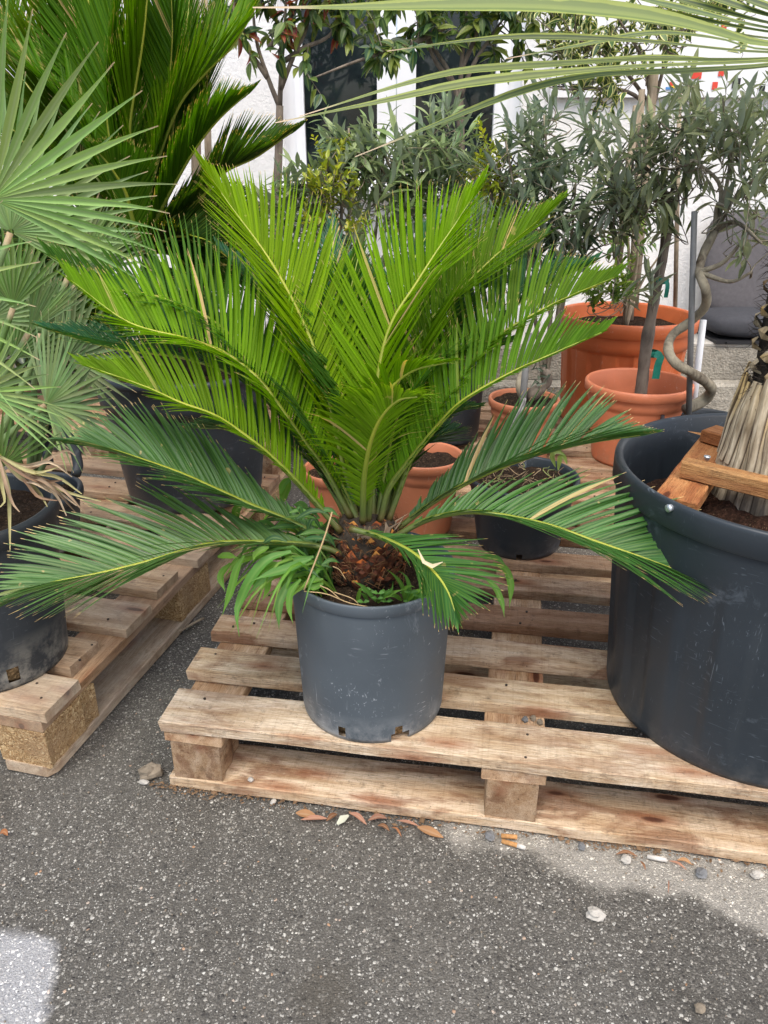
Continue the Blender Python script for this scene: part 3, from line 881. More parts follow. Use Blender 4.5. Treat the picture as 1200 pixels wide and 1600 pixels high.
def pot(name, label, c, z0, z1, r0, r1, mat, rim=(0.008, 0.02), soil=0.03, soilmat='soil', bands=(), fn=None, group=None, n=64, thick=0.003, holes=(), cat='plant pot', lipround=True, rootball=False, seed=0, dome=0.0):
    root = thing(name, label, cat, (c[0], c[1], z0), group)
    b = MB()
    H = z1 - z0
    rw, rh = rim
    R_ = lambda z: r0 + (r1 - r0) * (z - z0) / H
    zs = sorted(set([z0 + 0.0005, z0 + 0.008, z0 + 0.016, z0 + 0.03, z0 + 0.045] + [z0 + H * k / 10 for k in range(1, 9)] + [z1 - rh * 1.6, z1 - rh * 1.02]))
    prof = [(r0 - 0.006, z0), (r0 - 0.001, z0 + 0.0005)]
    prof += [(R_(z), z) for z in zs[1:]]
    for (zb, dr) in bands:
        prof = [(r + (dr if z > zb else 0), z) for (r, z) in prof]
        prof += [(R_(zb), zb - 0.001), (R_(zb) + dr, zb + 0.001)]
    prof.sort(key=lambda p: (p[1], p[0]))
    prof = [(r0 - 0.006, z0)] + [p for p in prof if p != (r0 - 0.006, z0)]
    top = prof[-1][0]
    nw = len(prof)
    lr = min(rw, rh * .5)
    lip = [(top + rw * 0.80, z1 - rh), (top + rw * 0.93, z1 - rh * 0.97), (top + rw, z1 - lr * 1.1), (top + rw * 0.92, z1 - lr * 0.45), (top + rw * 0.66, z1 - lr * 0.1), (top + rw * 0.35, z1), (top - thick * 0.4, z1 - 0.0015), (top - thick * 1.1, z1 - lr * 0.6)]
    inner = [(R_(z1 - rh * 1.5) - thick, z1 - rh * 1.5), (R_(z0 + H * 0.5) - thick, z0 + H * 0.5)]
    if fn:
        ff = lambda r, z, th: fn(r, z, th)
    else:
        rr_ = random.Random(seed + 7)
        ph = rr_.random() * 6
        ff = lambda r, z, th: r * (1 + 0.006 * math.sin(2 * th + ph) + 0.003 * math.sin(3 * th + 2 * ph + 8 * z))
    def skip(i, j):
        th = (j + 0.5) / n * 360
        if i >= nw - 1: return False
        zc = (prof[i][1] + prof[i + 1][1]) / 2 - z0
        for (a, wa, zl, zh) in holes:
            if abs((th - a + 180) % 360 - 180) < wa and zl <= zc <= zh: return True
        return False
    b.lathe(c, prof, n, ff, skip if holes else None)
    body = b.build('body', MAT[mat], root)
    b = MB(); b.lathe(c, [prof[-1]] + lip + inner, n, ff); b.build('rim', MAT[mat], root)
    if rootball:
        q = MB(); q.lathe(c, [(r0 - 0.012, z0 + 0.003), (r0 - 0.007, z0 + 0.02), (R_(z0 + 0.06) - 0.007, z0 + 0.06), (R_(z0 + 0.08) - 0.02, z0 + 0.08)], 48, None, None, True, True)
        q.build('root_ball', MAT['root'], root)
    if soil is not None:
        soil_disc(c, R_(z1 - soil) - thick * 0.5, z1 - soil, root, soilmat, seed=seed, dome=dome)
    return root

MAINC = (-0.019, 1.074)
pot('grey_plant_pot', 'scuffed grey plastic pot with drain holes holding the central sago palm', MAINC, 0.1455, 0.409, 0.1185, 0.1290, 'pot_grey', (0.0036, 0.019), 0.022,
    n=120, holes=[(246, 3.2, 0.007, 0.026), (292.5, 6.2, -0.01, 0.012), (291, 3.2, 0.005, 0.036), (20, 3, 0, 0.03), (160, 3, 0, .03)], rootball=True, seed=1)

BIGC = (0.630, 1.085)
def bigfn(r, z, th):
    f = math.sin(th * 15)
    g = smooth(0.15, 0.22, z) * (1 - smooth(0.44, 0.475, z))
    return r * (1 + 0.004 * math.sin(2 * th)) - g * 0.0065 * smooth(-0.25, 0.25, f)
pot('black_plant_pot', 'huge dark ribbed plastic tub with rolled rim at right', BIGC, 0.1455, 0.570, 0.234, 0.267, 'pot_black', (0.007, 0.040), None, fn=bigfn, n=220, thick=0.006, seed=2, group='black plastic pots')
def big_soil():
    root = [o for o in bpy.data.objects if o.name.startswith('black_plant_pot')][0]
    soil_disc(BIGC, 0.232, 0.475, root, 'soil_red', 0.02, 5, 0.03)
    # zinc screw through the wall
    p = aty(1049, 793, 0.955)
    d = Vector((p.x - BIGC[0], p.y - BIGC[1], 0)).normalized()
    p = Vector((BIGC[0], BIGC[1], p.z)) + d * 0.2755
    b = MB(); b.tube([p - d * 0.02, p, p + d * 0.002, p + d * 0.003], [0.003, 0.0055, 0.0055, 0.003], 12)
    b.build('screw', MAT['zinc'], root)
big_soil()

LEFTC = (-0.722, 1.195)
pot('black_plant_pot', 'weathered black pot with torn drain hole at the left edge', LEFTC, 0.1455, 0.455, 0.122, 0.148, 'pot_old', (0.010, 0.03), 0.03, n=120,
    holes=[(308, 5.0, 0.012, 0.044)], rootball=True, seed=3, group='black plastic pots')
TUBC = (-0.53, 2.0)
pot('black_plant_pot', 'large black tub with broad collar under the back sago palm', TUBC, 0.1455, 0.505, 0.182, 0.222, 'pot_black', (0.012, 0.02), 0.03, bands=[(0.41, 0.008)], seed=4, group='black plastic pots')
pot('black_plant_pot', 'short black pot with withered seedlings behind the right frond', (0.325, 1.665), 0.1455, 0.322, 0.098, 0.126, 'pot_black', (0.007, 0.018), 0.026, seed=5, group='black plastic pots',
    holes=[(262, 4, 0.0, 0.012)], n=96)
pot('black_plant_pot', 'narrow dark pot beside the small terracotta pot', (0.225, 2.42), 0.1455, 0.42, 0.085, 0.10, 'pot_black', (0.006, 0.018), 0.02, seed=6, group='black plastic pots')
pot('black_plant_pot', 'black pot hidden behind the tub rim holding the spiral olive', (0.90, 2.05), 0.1455, 0.325, 0.10, 0.12, 'pot_black', (0.006, 0.018), 0.02, seed=16, group='black plastic pots')
hp = pot('black_plant_pot', 'low grey-black pot with an arched handle at the left', (-0.835, 1.655), 0.1455, 0.285, 0.095, 0.115, 'pot_old', (0.010, 0.02), 0.03, seed=7, group='black plastic pots')
def handle():
    pts = [aty(118, 742, 1.58), aty(122, 725, 1.60), aty(112, 690, 1.62), aty(100, 668, 1.64), aty(84, 660, 1.66), aty(74, 668, 1.68), aty(72, 700, 1.69), aty(76, 722, 1.66)]
    P, _ = spline(pts, 26)
    b = MB(); b.tube(P, [0.011] * 27, 10)
    b.build('handle', MAT['pot_old'], hp)
handle()
pot('terracotta_pot', 'terracotta plastic pot of dark soil behind the central palm', (0.098, 1.745), 0.1455, 0.342, 0.070, 0.090, 'terra', (0.006, 0.022), 0.025, bands=[(0.29, 0.002)], seed=8, group='terracotta pots')
pot('terracotta_pot', 'terracotta pot mostly hidden behind the weeds left of the palm trunk', (-0.120, 1.80), 0.1455, 0.285, 0.065, 0.083, 'terra', (0.006, 0.022), 0.025, seed=9, group='terracotta pots')
pot('terracotta_pot', 'small terracotta pot with a grey stake and knotted trunk', (0.414, 2.2), 0.1455, 0.348, 0.078, 0.098, 'terra', (0.007, 0.022), 0.014, bands=[(0.30, 0.002)], seed=10, group='terracotta pots', dome=0.01)
pot('terracotta_pot', 'coral round pot holding the staked olive trunk', (0.76, 2.24), 0.1455, 0.388, 0.112, 0.148, 'orange2', (0.009, 0.028), 0.115, bands=[(0.325, 0.003)], seed=11, group='terracotta pots')
def flute(r, z, th):
    f = math.sin(th * 13)
    g = smooth(0.16, 0.2, z) * (1 - smooth(0.40, 0.415, z))
    return r - g * 0.010 * smooth(0.1, 0.5, f)
pot('terracotta_pot', 'large bright orange fluted planter at the back', (0.822, 2.64), 0.1455, 0.512, 0.188, 0.215, 'orange', (0.014, 0.045), 0.05, fn=flute, n=208, bands=[(0.415, 0.006)], seed=12, group='terracotta pots')

# ================================================================ SAGO PALMS
def frond(parent, pts, lmax, npairs, tint, rnd, d=None, width=0.0043, vang=28, amax=62, rad=0.0052, droop=0.06, start=0.16, asym=None, curl=0.0, mat='cycad', K=6, face=0.0, upb=0.0):
    P, L = spline(pts, npairs)
    T = [(P[min(i + 1, npairs)] - P[max(i - 1, 0)]).normalized() for i in range(npairs + 1)]
    if d is None:
        d = Vector((P[-1].x - P[0].x, P[-1].y - P[0].y, 0))
    d = d.normalized() if d.length > 1e-6 else Vector((0, -1, 0))
    ref = Vector((0, 0, 1)) * 0.9 - d + Vector((0, -1, 0)) * face
    rb = MB()
    step = 2
    idx = list(range(0, npairs + 1, step))
    if idx[-1] != npairs: idx.append(npairs)
    rb.tube([P[i] for i in idx], [rad * (1.25 if i == 0 else 1) * (1 - 0.80 * i / npairs) for i in idx], 6)
    fr = rb.build('frond', MAT['rachis'], parent)
    lb = MB()
    for i in range(npairs + 1):
        t = i / npairs
        if t < start * 0.55: continue
        N = ref - T[i] * ref.dot(T[i])
        N.normalize()
        S = T[i].cross(N)
        for s in (-1, 1):
            if t < start:
                ln = 0.012 + 0.02 * rnd.random()
            else:
                q = (t - start) / (1 - start)
                ln = lmax * (0.30 + 0.70 * smooth(0, 0.32, q)) * (1 - 0.76 * smooth(0.50, 1.02, q)) * rnd.uniform(0.92, 1.05)
            if asym: ln *= asym[0] if s < 0 else asym[1]
            if rnd.random() < 0.025: continue
            if rnd.random() < 0.02: ln *= rnd.uniform(.35, .7)
            A = R(amax - 10 * t - 34 * smooth(0.6, 1.0, t) + rnd.uniform(-3, 3))
            V = R(vang + rnd.uniform(-6, 6))
            D = (T[i] * math.cos(A) + (S * s * math.cos(V) + N * math.sin(V)) * math.sin(A)).normalized()
            D = (D + Vector((0, 0, 1)) * upb * (1 - .5 * t)).normalized()
            # the blade lies across the rachis direction
            B = (T[i] - D * T[i].dot(D)).normalized()
            nn = D.cross(B)
            if nn.dot(N) < 0: nn = -nn
            pp, ww = [], []
            r_ = rnd.random()
            dr = droop * rnd.uniform(0.4, 1.9)
            kk = curl * rnd.uniform(0.3, 1.4)
            base = P[i] + T[i] * rnd.uniform(-0.0012, 0.0012)
            for k in range(K + 1):
                u = k / K
                pos = base + D * (u * ln) + T[i] * (0.07 * ln * u * u) - Vector((0, 0, 1)) * (dr * ln * u * u) - nn * (kk * ln * u ** 4)
                pp.append(pos)
                ww.append(width * (0.55 + 0.45 * smooth(0, 0.12, u)) * (1 - smooth(0.62, 1.0, u) * 0.92))
            lb.blade(pp, ww, nn, 0.28, r_)
    lo = obj('leaflets', lb.mesh('leaflets'), MAT[mat], fr, color=tint)
    lo['kind'] = 'stuff'
    return fr

def pxpath(px, Y0, Y1, e=1.15):
    """pixel path from the crown outwards with the distance running Y0 -> Y1"""
    L = [0]
    for a, b in zip(px, px[1:]):
        L.append(L[-1] + math.hypot(b[0] - a[0], b[1] - a[1]))
    return [aty(p[0], p[1], Y0 + (Y1 - Y0) * (l / L[-1]) ** e) for p, l in zip(px, L)]

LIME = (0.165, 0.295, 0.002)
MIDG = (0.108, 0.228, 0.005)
DEEP = (0.052, 0.145, 0.038)  # older frond green, with sky sheen painted in as extra blue
BLUE = (0.026, 0.105, 0.058)  # bluish tint paints the sky's reflection on the back fronds
Y0 = 1.078
def main_cycad():
    rnd = random.Random(11)
    root = thing('sago_palm', 'bright green sago palm with feathery fronds in the grey pot', 'sago palm', (MAINC[0], MAINC[1], 0.39))
    tall = dict(vang=24, amax=52, face=.55, upb=.35)
    side = dict(vang=24, amax=66, face=.55, upb=.30)
    sideL = dict(side, asym=(.60, 1.0))
    sideR = dict(side, asym=(1.0, .42))
    CENT = (0.160, 0.285, 0.002)
    OUT = (0.088, 0.205, 0.008)
    low = dict(vang=24, amax=48, face=.15, upb=.10, width=.0058, mat='cycad_old')
    OLDF = dict(vang=24, upb=.2, mat='cycad_old')
    F = [
        # back fronds first
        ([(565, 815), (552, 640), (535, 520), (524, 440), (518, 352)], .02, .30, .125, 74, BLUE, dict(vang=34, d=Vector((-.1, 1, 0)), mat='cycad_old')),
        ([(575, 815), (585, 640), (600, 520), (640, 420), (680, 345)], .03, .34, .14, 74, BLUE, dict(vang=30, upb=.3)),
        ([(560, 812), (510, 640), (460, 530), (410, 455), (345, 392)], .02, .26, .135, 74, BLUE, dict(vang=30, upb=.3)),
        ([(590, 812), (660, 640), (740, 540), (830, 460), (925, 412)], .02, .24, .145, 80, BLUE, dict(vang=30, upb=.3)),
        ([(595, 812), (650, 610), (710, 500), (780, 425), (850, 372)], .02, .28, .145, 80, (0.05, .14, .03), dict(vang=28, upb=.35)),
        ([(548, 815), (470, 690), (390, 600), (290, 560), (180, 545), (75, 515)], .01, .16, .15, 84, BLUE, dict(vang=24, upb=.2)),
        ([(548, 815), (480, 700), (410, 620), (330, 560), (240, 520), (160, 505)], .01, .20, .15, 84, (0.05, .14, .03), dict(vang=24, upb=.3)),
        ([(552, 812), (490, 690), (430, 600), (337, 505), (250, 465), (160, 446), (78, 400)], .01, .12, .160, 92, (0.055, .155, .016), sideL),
        ([(604, 812), (640, 705), (680, 655), (715, 640), (748, 634)], .01, .10, .07, 60, DEEP, dict(vang=20)),
        ([(560, 815), (500, 690), (455, 620), (410, 590)], -.01, .05, .11, 60, DEEP, dict(vang=24, upb=.2)),
        ([(570, 812), (545, 660), (505, 565), (455, 505), (395, 462)], .0, .12, .13, 84, (0.045, .13, .018), dict(vang=26, upb=.35, face=.3)),  # inner fronds: shade within the crown painted as darker greens
        ([(590, 812), (620, 660), (660, 590), (720, 556), (790, 538)], .0, .10, .12, 84, (0.045, .13, .018), dict(vang=26, upb=.35, face=.3)),
        ([(580, 812), (570, 660), (556, 560), (545, 480), (560, 400)], .01, .16, .13, 84, (0.05, .14, .012), dict(vang=26, upb=.35, face=.3)),
        ([(598, 812), (635, 712), (665, 690), (710, 672)], .01, .12, .10, 64, (0.035, .11, .025), dict(vang=24, upb=.1, mat='cycad_old')),
        ([(545, 815), (500, 735), (440, 692), (370, 672), (300, 668)], .01, .10, .11, 70, (0.035, .11, .025), dict(vang=24, upb=.1, mat='cycad_old')),
        ([(590, 812), (605, 640), (640, 540), (690, 455), (760, 380)], .01, .22, .14, 84, (0.07, .18, .008), dict(vang=26, upb=.35, face=.3)),
        ([(560, 812), (530, 640), (490, 520), (440, 430), (395, 375)], .01, .20, .14, 84, (0.07, .18, .008), dict(vang=26, upb=.35, face=.3)),
        # tall ones
        ([(558, 812), (530, 705), (514, 630), (492, 550), (462, 479), (417, 400), (362, 325), (322, 268)], .0, .15, .165, 88, CENT, tall),
        ([(600, 812), (628, 640), (657, 527), (690, 482), (725, 447), (770, 404), (815, 367), (868, 322)], .0, .17, .150, 88, (0.105, .225, .005), tall),
        ([(583, 812), (583, 700), (592, 580), (612, 505), (648, 447), (682, 394), (712, 350), (748, 295)], .0, .14, .165, 88, CENT, tall),
        ([(607, 812), (655, 685), (700, 612), (750, 548), (795, 514), (855, 480), (905, 457), (960, 434)], -.01, .06, .145, 88, OUT, sideR),
        ([(548, 808), (511, 740), (481, 698), (444, 646), (406, 595), (350, 551), (289, 529), (199, 503), (110, 438)], -.01, .02, .165, 98, (0.140, .265, .003), sideL),
        ([(594, 814), (606, 767), (634, 727), (687, 662), (727, 624), (796, 584), (862, 554), (940, 520)], -.02, -.03, .130, 86, OUT, dict(sideR, asym=(1.0, .30))),
        ([(532, 830), (486, 778), (446, 735), (400, 694), (340, 652), (281, 629), (225, 604), (135, 572)], -.03, -.10, .120, 80, MIDG, dict(sideL, upb=.2, amax=62)),
        ([(610, 836), (655, 800), (700, 771), (750, 745), (800, 724), (862, 704), (930, 690), (1000, 680)], .0, .05, .150, 74, DEEP, dict(low, upb=.25)),
        ([(524, 852), (487, 832), (450, 813), (394, 790), (337, 764), (281, 739), (225, 719), (169, 701), (116, 692)], -.03, -.10, .130, 78, DEEP, dict(low, face=.35)),
        ([(537, 868), (512, 857), (470, 850), (375, 847), (319, 852), (225, 879), (150, 897), (75, 912), (15, 938)], -.04, -.20, .170, 72, (0.068, .160, .042), low),
        ([(612, 842), (660, 815), (705, 803), (745, 800), (800, 808), (862, 822), (930, 846), (1000, 870), (1060, 893), (1105, 916)], -.03, -.14, .165, 68, DEEP, low),
        # young front ones
        ([(575, 815), (585, 700), (600, 625), (640, 582), (700, 566)], -.02, -.10, .085, 56, MIDG, dict(vang=34, curl=.2)),
        ([(567, 815), (568, 760), (572, 725), (580, 688), (596, 652), (622, 626), (652, 620)], -.035, -.16, .100, 62, (0.14, .245, .010), dict(vang=30, curl=.25, amax=66, d=Vector((.25, -1, 0)))),
        ([(548, 826), (590, 838), (642, 862), (680, 896), (700, 925), (711, 955)], -.06, -.21, .110, 50, DEEP, dict(vang=20, amax=52)),
    ]
    for (px, a, b, ln, n, tint, kw) in F:
        n = int(n * 1.15)
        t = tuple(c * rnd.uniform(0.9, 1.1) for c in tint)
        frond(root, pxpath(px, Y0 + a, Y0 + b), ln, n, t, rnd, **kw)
    # caudex: dark core with spiral scales
    cb = MB()
    zc = 0.385
    prof = [(0.0, zc - 0.01), (0.050, zc), (0.058, zc + 0.025), (0.057, zc + 0.055), (0.050, zc + 0.085), (0.038, zc + 0.105), (0.0, zc + 0.112)]
    cc = (MAINC[0] - 0.008, MAINC[1])
    cb.lathe(cc, prof, 30)
    cb.build('caudex', MAT['fibre'], root)
    rr = random.Random(5)
    sm = MB()
    up_ = Vector((0, 0, 1))
    for i in range(190):
        h = i / 190
        th = i * 2.39996
        z = zc + 0.002 + 0.100 * h
        r = 0.050 + 0.010 * math.sin(math.pi * min(1, h * 1.1)) - 0.018 * smooth(0.65, 1, h)
        o = Vector((math.cos(th), math.sin(th), 0))
        tn = Vector((-math.sin(th), math.cos(th), 0))
        p = Vector((cc[0], cc[1], z)) + o * r
        w, hh, out = rr.uniform(.007, .017), rr.uniform(.007, .020), rr.uniform(-.001, .006)
        p += tn * rr.uniform(-.004, .004) + up_ * rr.uniform(-.004, .004)
        q = rr.random()
        up = Vector((0, 0, 1))
        vs = [p - tn * w - up * hh * 0.3 - o * .004, p + tn * w - up * hh * 0.3 - o * .004, p + tn * w * .55 + up * hh * .4 + o * out * .8, p + up * hh * .9 + o * out * .5, p - tn * w * .55 + up * hh * .4 + o * out * .8, p + o * out + up * hh * .1, p + o * (out * 0.2) - up * hh * 0.55]
        fs = [(0, 6, 5), (6, 1, 5), (1, 2, 5), (2, 3, 5), (3, 4, 5), (4, 0, 5)]
        sm.add(vs, fs, [(q, 0, 0), (q, 0, 0), (q, .85, 0), (q, 1, 0), (q, .85, 0), (q, .62, 0), (q, 0, 0)])
    so = sm.build('leaf_base', MAT['scale'], root, smooth=False)
    so['kind'] = 'stuff'
    fz = MB()
    for i in range(420):
        th = rr.uniform(0, 6.283); h = rr.random()
        o = Vector((math.cos(th), math.sin(th), 0)); tn = Vector((-math.sin(th), math.cos(th), 0))
        r = 0.052 + 0.008 * math.sin(math.pi * min(1, h * 1.1)) - 0.018 * smooth(0.65, 1, h)
        p = Vector((cc[0], cc[1], zc + .004 + .1 * h)) + o * r
        l = rr.uniform(.008, .022)
        fz.tube([p, p + o * l * .4 + up_ * l * .4 + tn * l * rr.uniform(-.4, .4), p + o * l * .55 + up_ * l * rr.uniform(-.5, .9) + tn * l * rr.uniform(-.8, .8)], [.0011, .0008, .0003], 3, False, rr.random() * .6)
    fo = obj('brown_fibre', fz.mesh('brown_fibre'), MAT['straw'], root, color=(.17, .085, .04)); fo['kind'] = 'stuff'
    # papery dry sheaths at the crown
    for i in range(9):
        th = rr.uniform(math.pi * 1.0, math.pi * 2.0)
        o = Vector((math.cos(th), math.sin(th), 0))
        p = Vector((cc[0], cc[1], 0.475)) + o * 0.045
        q = MB()
        pts = [p, p + o * .006 + Vector((rr.uniform(-.005, .005), 0, .016)), p + o * .016 + Vector((rr.uniform(-.012, .012), 0, .030))]
        q.blade(pts, [.010, .008, .001], o, .3, .4)
        q.build('dry_sheath', MAT['straw'], root, color=(0.62, 0.48, 0.38))
main_cycad()

def back_cycad():
    rnd = random.Random(21)
    root = thing('sago_palm', 'tall dark green sago palm in the black tub at upper left', 'sago palm', (TUBC[0], TUBC[1], 0.48))
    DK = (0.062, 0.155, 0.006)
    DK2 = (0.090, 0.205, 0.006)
    B = (222, 395)
    F = [
        ([B, (190, 250), (150, 120), (138, -20), (150, -160)], .02, .12, .20, DK),
        ([B, (212, 250), (202, 200), (221, 75), (229, 0), (240, -150)], .0, .0, .22, DK2),
        ([B, (238, 280), (277, 170), (320, 115), (360, 75), (396, 17), (430, -60)], .0, .05, .21, DK2),
        ([B, (240, 320), (262, 250), (285, 110), (300, -40)], .05, .25, .2, DK),
        ([B, (250, 330), (300, 240), (341, 187), (388, 145)], -.05, -.10, .17, DK),
        ([B, (258, 350), (307, 315), (349, 270), (400, 245), (458, 205)], -.05, -.12, .17, (0.045, .10, .012)),
        ([B, (180, 310), (161, 244), (120, 180), (60, 120), (-20, 60)], -.02, -.02, .19, DK),
        ([B, (190, 330), (120, 240), (40, 130), (-40, 0)], .0, .18, .2, DK),
        ([B, (170, 320), (80, 210), (20, 60), (0, -80)], .05, .3, .2, DK),
        ([B, (215, 300), (180, 160), (100, 20), (60, -100)], .08, .35, .2, DK2),
        ([B, (205, 335), (196, 300), (172, 260), (150, 235)], -.10, -.22, .13, DK),
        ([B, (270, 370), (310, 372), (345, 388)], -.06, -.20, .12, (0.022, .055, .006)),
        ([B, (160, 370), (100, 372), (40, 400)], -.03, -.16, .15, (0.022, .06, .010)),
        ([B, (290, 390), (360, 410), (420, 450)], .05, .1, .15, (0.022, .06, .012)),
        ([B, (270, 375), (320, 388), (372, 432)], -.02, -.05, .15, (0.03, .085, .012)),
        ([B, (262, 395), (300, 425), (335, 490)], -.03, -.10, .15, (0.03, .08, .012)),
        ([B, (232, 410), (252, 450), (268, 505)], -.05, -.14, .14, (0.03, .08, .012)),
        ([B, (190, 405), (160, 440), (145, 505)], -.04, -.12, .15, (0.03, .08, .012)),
        ([B, (280, 360), (345, 345), (400, 362)], .0, .05, .15, (0.035, .095, .010)),
        ([B, (290, 370), (350, 375), (415, 410)], .04, .15, .16, (0.03, .085, .010)),
        ([B, (230, 300), (255, 200), (270, 60), (262, -90)], .02, .10, .2, DK),
        ([B, (200, 300), (170, 200), (175, 60), (190, -90)], -.02, .0, .2, DK),
        ([B, (250, 300), (300, 200), (335, 90), (350, -20)], .06, .2, .2, DK),
        ([B, (150, 300), (90, 160), (90, 20), (110, -90)], .05, .1, .2, DK2),
        ([B, (150, 330), (70, 260), (0, 180), (-60, 120)], .1, .3, .2, DK),
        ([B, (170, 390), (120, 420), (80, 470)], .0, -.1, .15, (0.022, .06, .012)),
    ]
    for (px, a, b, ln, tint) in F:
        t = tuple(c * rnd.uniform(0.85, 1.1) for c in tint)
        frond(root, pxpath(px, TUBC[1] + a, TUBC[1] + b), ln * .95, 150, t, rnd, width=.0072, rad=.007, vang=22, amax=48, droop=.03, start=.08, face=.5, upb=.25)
    cb = MB()
    z = 0.45
    cb.lathe(TUBC, [(0, z), (.085, z + .01), (.10, z + .09), (.095, z + .17), (.07, z + .22), (0, z + .24)], 30)
    cb.build('caudex', MAT['fibre'], root)
back_cycad()

# ================================================================ FAN PALMS
def fan(parent, hub, ctr, nrm, nseg, spread, Rl, tint, rnd, base, mat='fan', fuse=0.30, width=1.0, cup=0.12, prad=0.006, jitter=0.06, curve=None, skipf=None):
    C = (ctr - hub).normalized()
    Nf = (nrm - C * nrm.dot(C)).normalized()
    S = C.cross(Nf)
    mid = (hub + base) / 2 + Vector((rnd.uniform(-.02, .02), rnd.uniform(-.02, .02), 0.02))
    P, _ = spline([base, mid, hub - C * 0.002], 12)
    pb = MB(); pb.tube(P, [prad * (1.3 - 0.5 * i / 12) for i in range(13)], 7)
    leaf = pb.build('fan_leaf', MAT[mat], parent, color=tuple(c * .9 for c in tint))
    dth = 2 * spread / nseg
    for i in range(nseg):
        th = -spread + dth * (i + 0.5)
        if skipf and skipf(th): continue
        ln = Rl * (1 - 0.28 * (abs(th) / max(spread, R(80))) ** 2) * rnd.uniform(1 - jitter, 1 + jitter)
        D = C * math.cos(th) + S * math.sin(th)
        q = MB()
        pts, ww = [], []
        K = 9
        bend = rnd.uniform(-.05, .05)
        dr = rnd.uniform(0.0, 0.08)
        sd_ = D.cross(Nf)
        for k in range(K + 1):
            u = k / K
            r = 0.02 * Rl + u * ln
            pts.append(hub + D * r + Nf * (cup * r * r / Rl * (1 if i % 2 else 0.9)) + sd_ * bend * ln * u ** 3 * .6 - Vector((0, 0, 1)) * dr * ln * u ** 3)
            wf = 2 * r * math.tan(dth / 2) * 1.04
            wm = 2 * fuse * Rl * math.tan(dth / 2)
            ww.append(min(wf, wm) * (1 - smooth(0.5, 1.0, u) * 0.94) * width + 0.0006)
        q.blade(pts, ww, Nf, 0.6, rnd.random())
        o = q.build('leaf_segment', MAT[mat], leaf, color=tuple(c * rnd.uniform(.88, 1.1) for c in tint))
    return leaf

def left_palm():
    rnd = random.Random(31)
    root = thing('fan_palm', 'silvery fan palm in the weathered black pot at the left edge', 'fan palm', (LEFTC[0], LEFTC[1], 0.42))
    base = Vector((-0.73, 1.2, 0.43))
    SV = (0.28, 0.43, 0.14)
    SV2 = (0.22, 0.33, 0.135)
    GR = (0.13, 0.235, 0.055)
    tocam = Vector((0.35, -1, 0.15))
    def F(hub, tip, Y, Yt, n, spr, tint, nr=tocam, **kw):
        h, t = aty(hub[0], hub[1], Y), aty(tip[0], tip[1], Yt)
        fan(root, h, t, nr, n, R(spr), (t - h).length, tint, rnd, base, **kw)
    F((17, 362), (120, 140), 1.26, 1.30, 26, 95, SV2, fuse=.34, width=.86)
    F((-12, 312), (88, 8), 1.14, 1.10, 24, 92, SV, fuse=.36, width=.84)
    F((-170, 458), (82, 455), 1.10, 1.04, 9, 40, SV, width=.7)
    F((-28, 612), (85, 560), 1.08, 1.02, 16, 62, SV)
    F((72, 632), (180, 545), 1.28, 1.24, 26, 88, SV2, nr=Vector((.1, -.8, .7)))
    F((45, 520), (98, 428), 1.36, 1.38, 14, 24, SV2, fuse=.8)
    F((110, 425), (192, 328), 1.42, 1.44, 12, 22, SV2, fuse=.8)
    F((2, 730), (52, 628), 1.12, 1.10, 10, 34, GR, width=.8)
    F((20, 480), (10, 330), 1.34, 1.36, 14, 50, GR)
    F((-20, 500), (60, 395), 1.40, 1.44, 16, 60, SV2)
    # dead leaf hanging over the rim
    hub = aty(-2, 712, 1.10)
    tips = [((40, 735), (100, 705), (118, 712)), ((50, 745), (110, 770), (158, 783)), ((45, 740), (95, 762), (133, 802)), ((38, 738), (80, 758), (118, 800)), ((40, 728), (80, 722), (113, 745)),
            ((30, 745), (55, 755), (80, 770)), ((14, 760), (16, 800), (16, 860)), ((10, 755), (20, 785), (31, 800)), ((40, 750), (60, 775), (90, 782)), ((5, 760), (8, 785), (-5, 795)), ((48, 742), (92, 768), (120, 790)), ((44, 736), (90, 746), (128, 772)), ((42, 741), (85, 770), (104, 806)), ((40, 742), (70, 752), (98, 750)), ((36, 736), (66, 738), (92, 730)), ((30, 744), (60, 768), (74, 792))]
    dl = MB()
    dl.tube([base, hub], [.006, .005], 6)
    leaf = dl.build('dead_fan_leaf', MAT['rachis'], root)
    leaf['label'] = 'dry pinkish brown collapsed leaf hanging over the rim'
    for j, tp in enumerate(tips):
        pts = [hub] + [aty(a, b, 1.08 - .012 * k + rnd.uniform(-.02, .02)) for k, (a, b) in enumerate(tp)]
        P, _ = spline(pts, 12)
        q = MB(); q.blade(P, [.0015 + .0045 * math.sin(math.pi * min(1, (k / 12) * .9 + .1)) for k in range(13)], Vector((rnd.uniform(-.5, .5), -1, rnd.uniform(.2, .9))), 1.1, rnd.random())
        q.build('leaf_segment', MAT['straw'], leaf, color=rnd.choice([(.42, .31, .23), (.50, .40, .30), (.34, .22, .15), (.40, .38, .20)]))
left_palm()

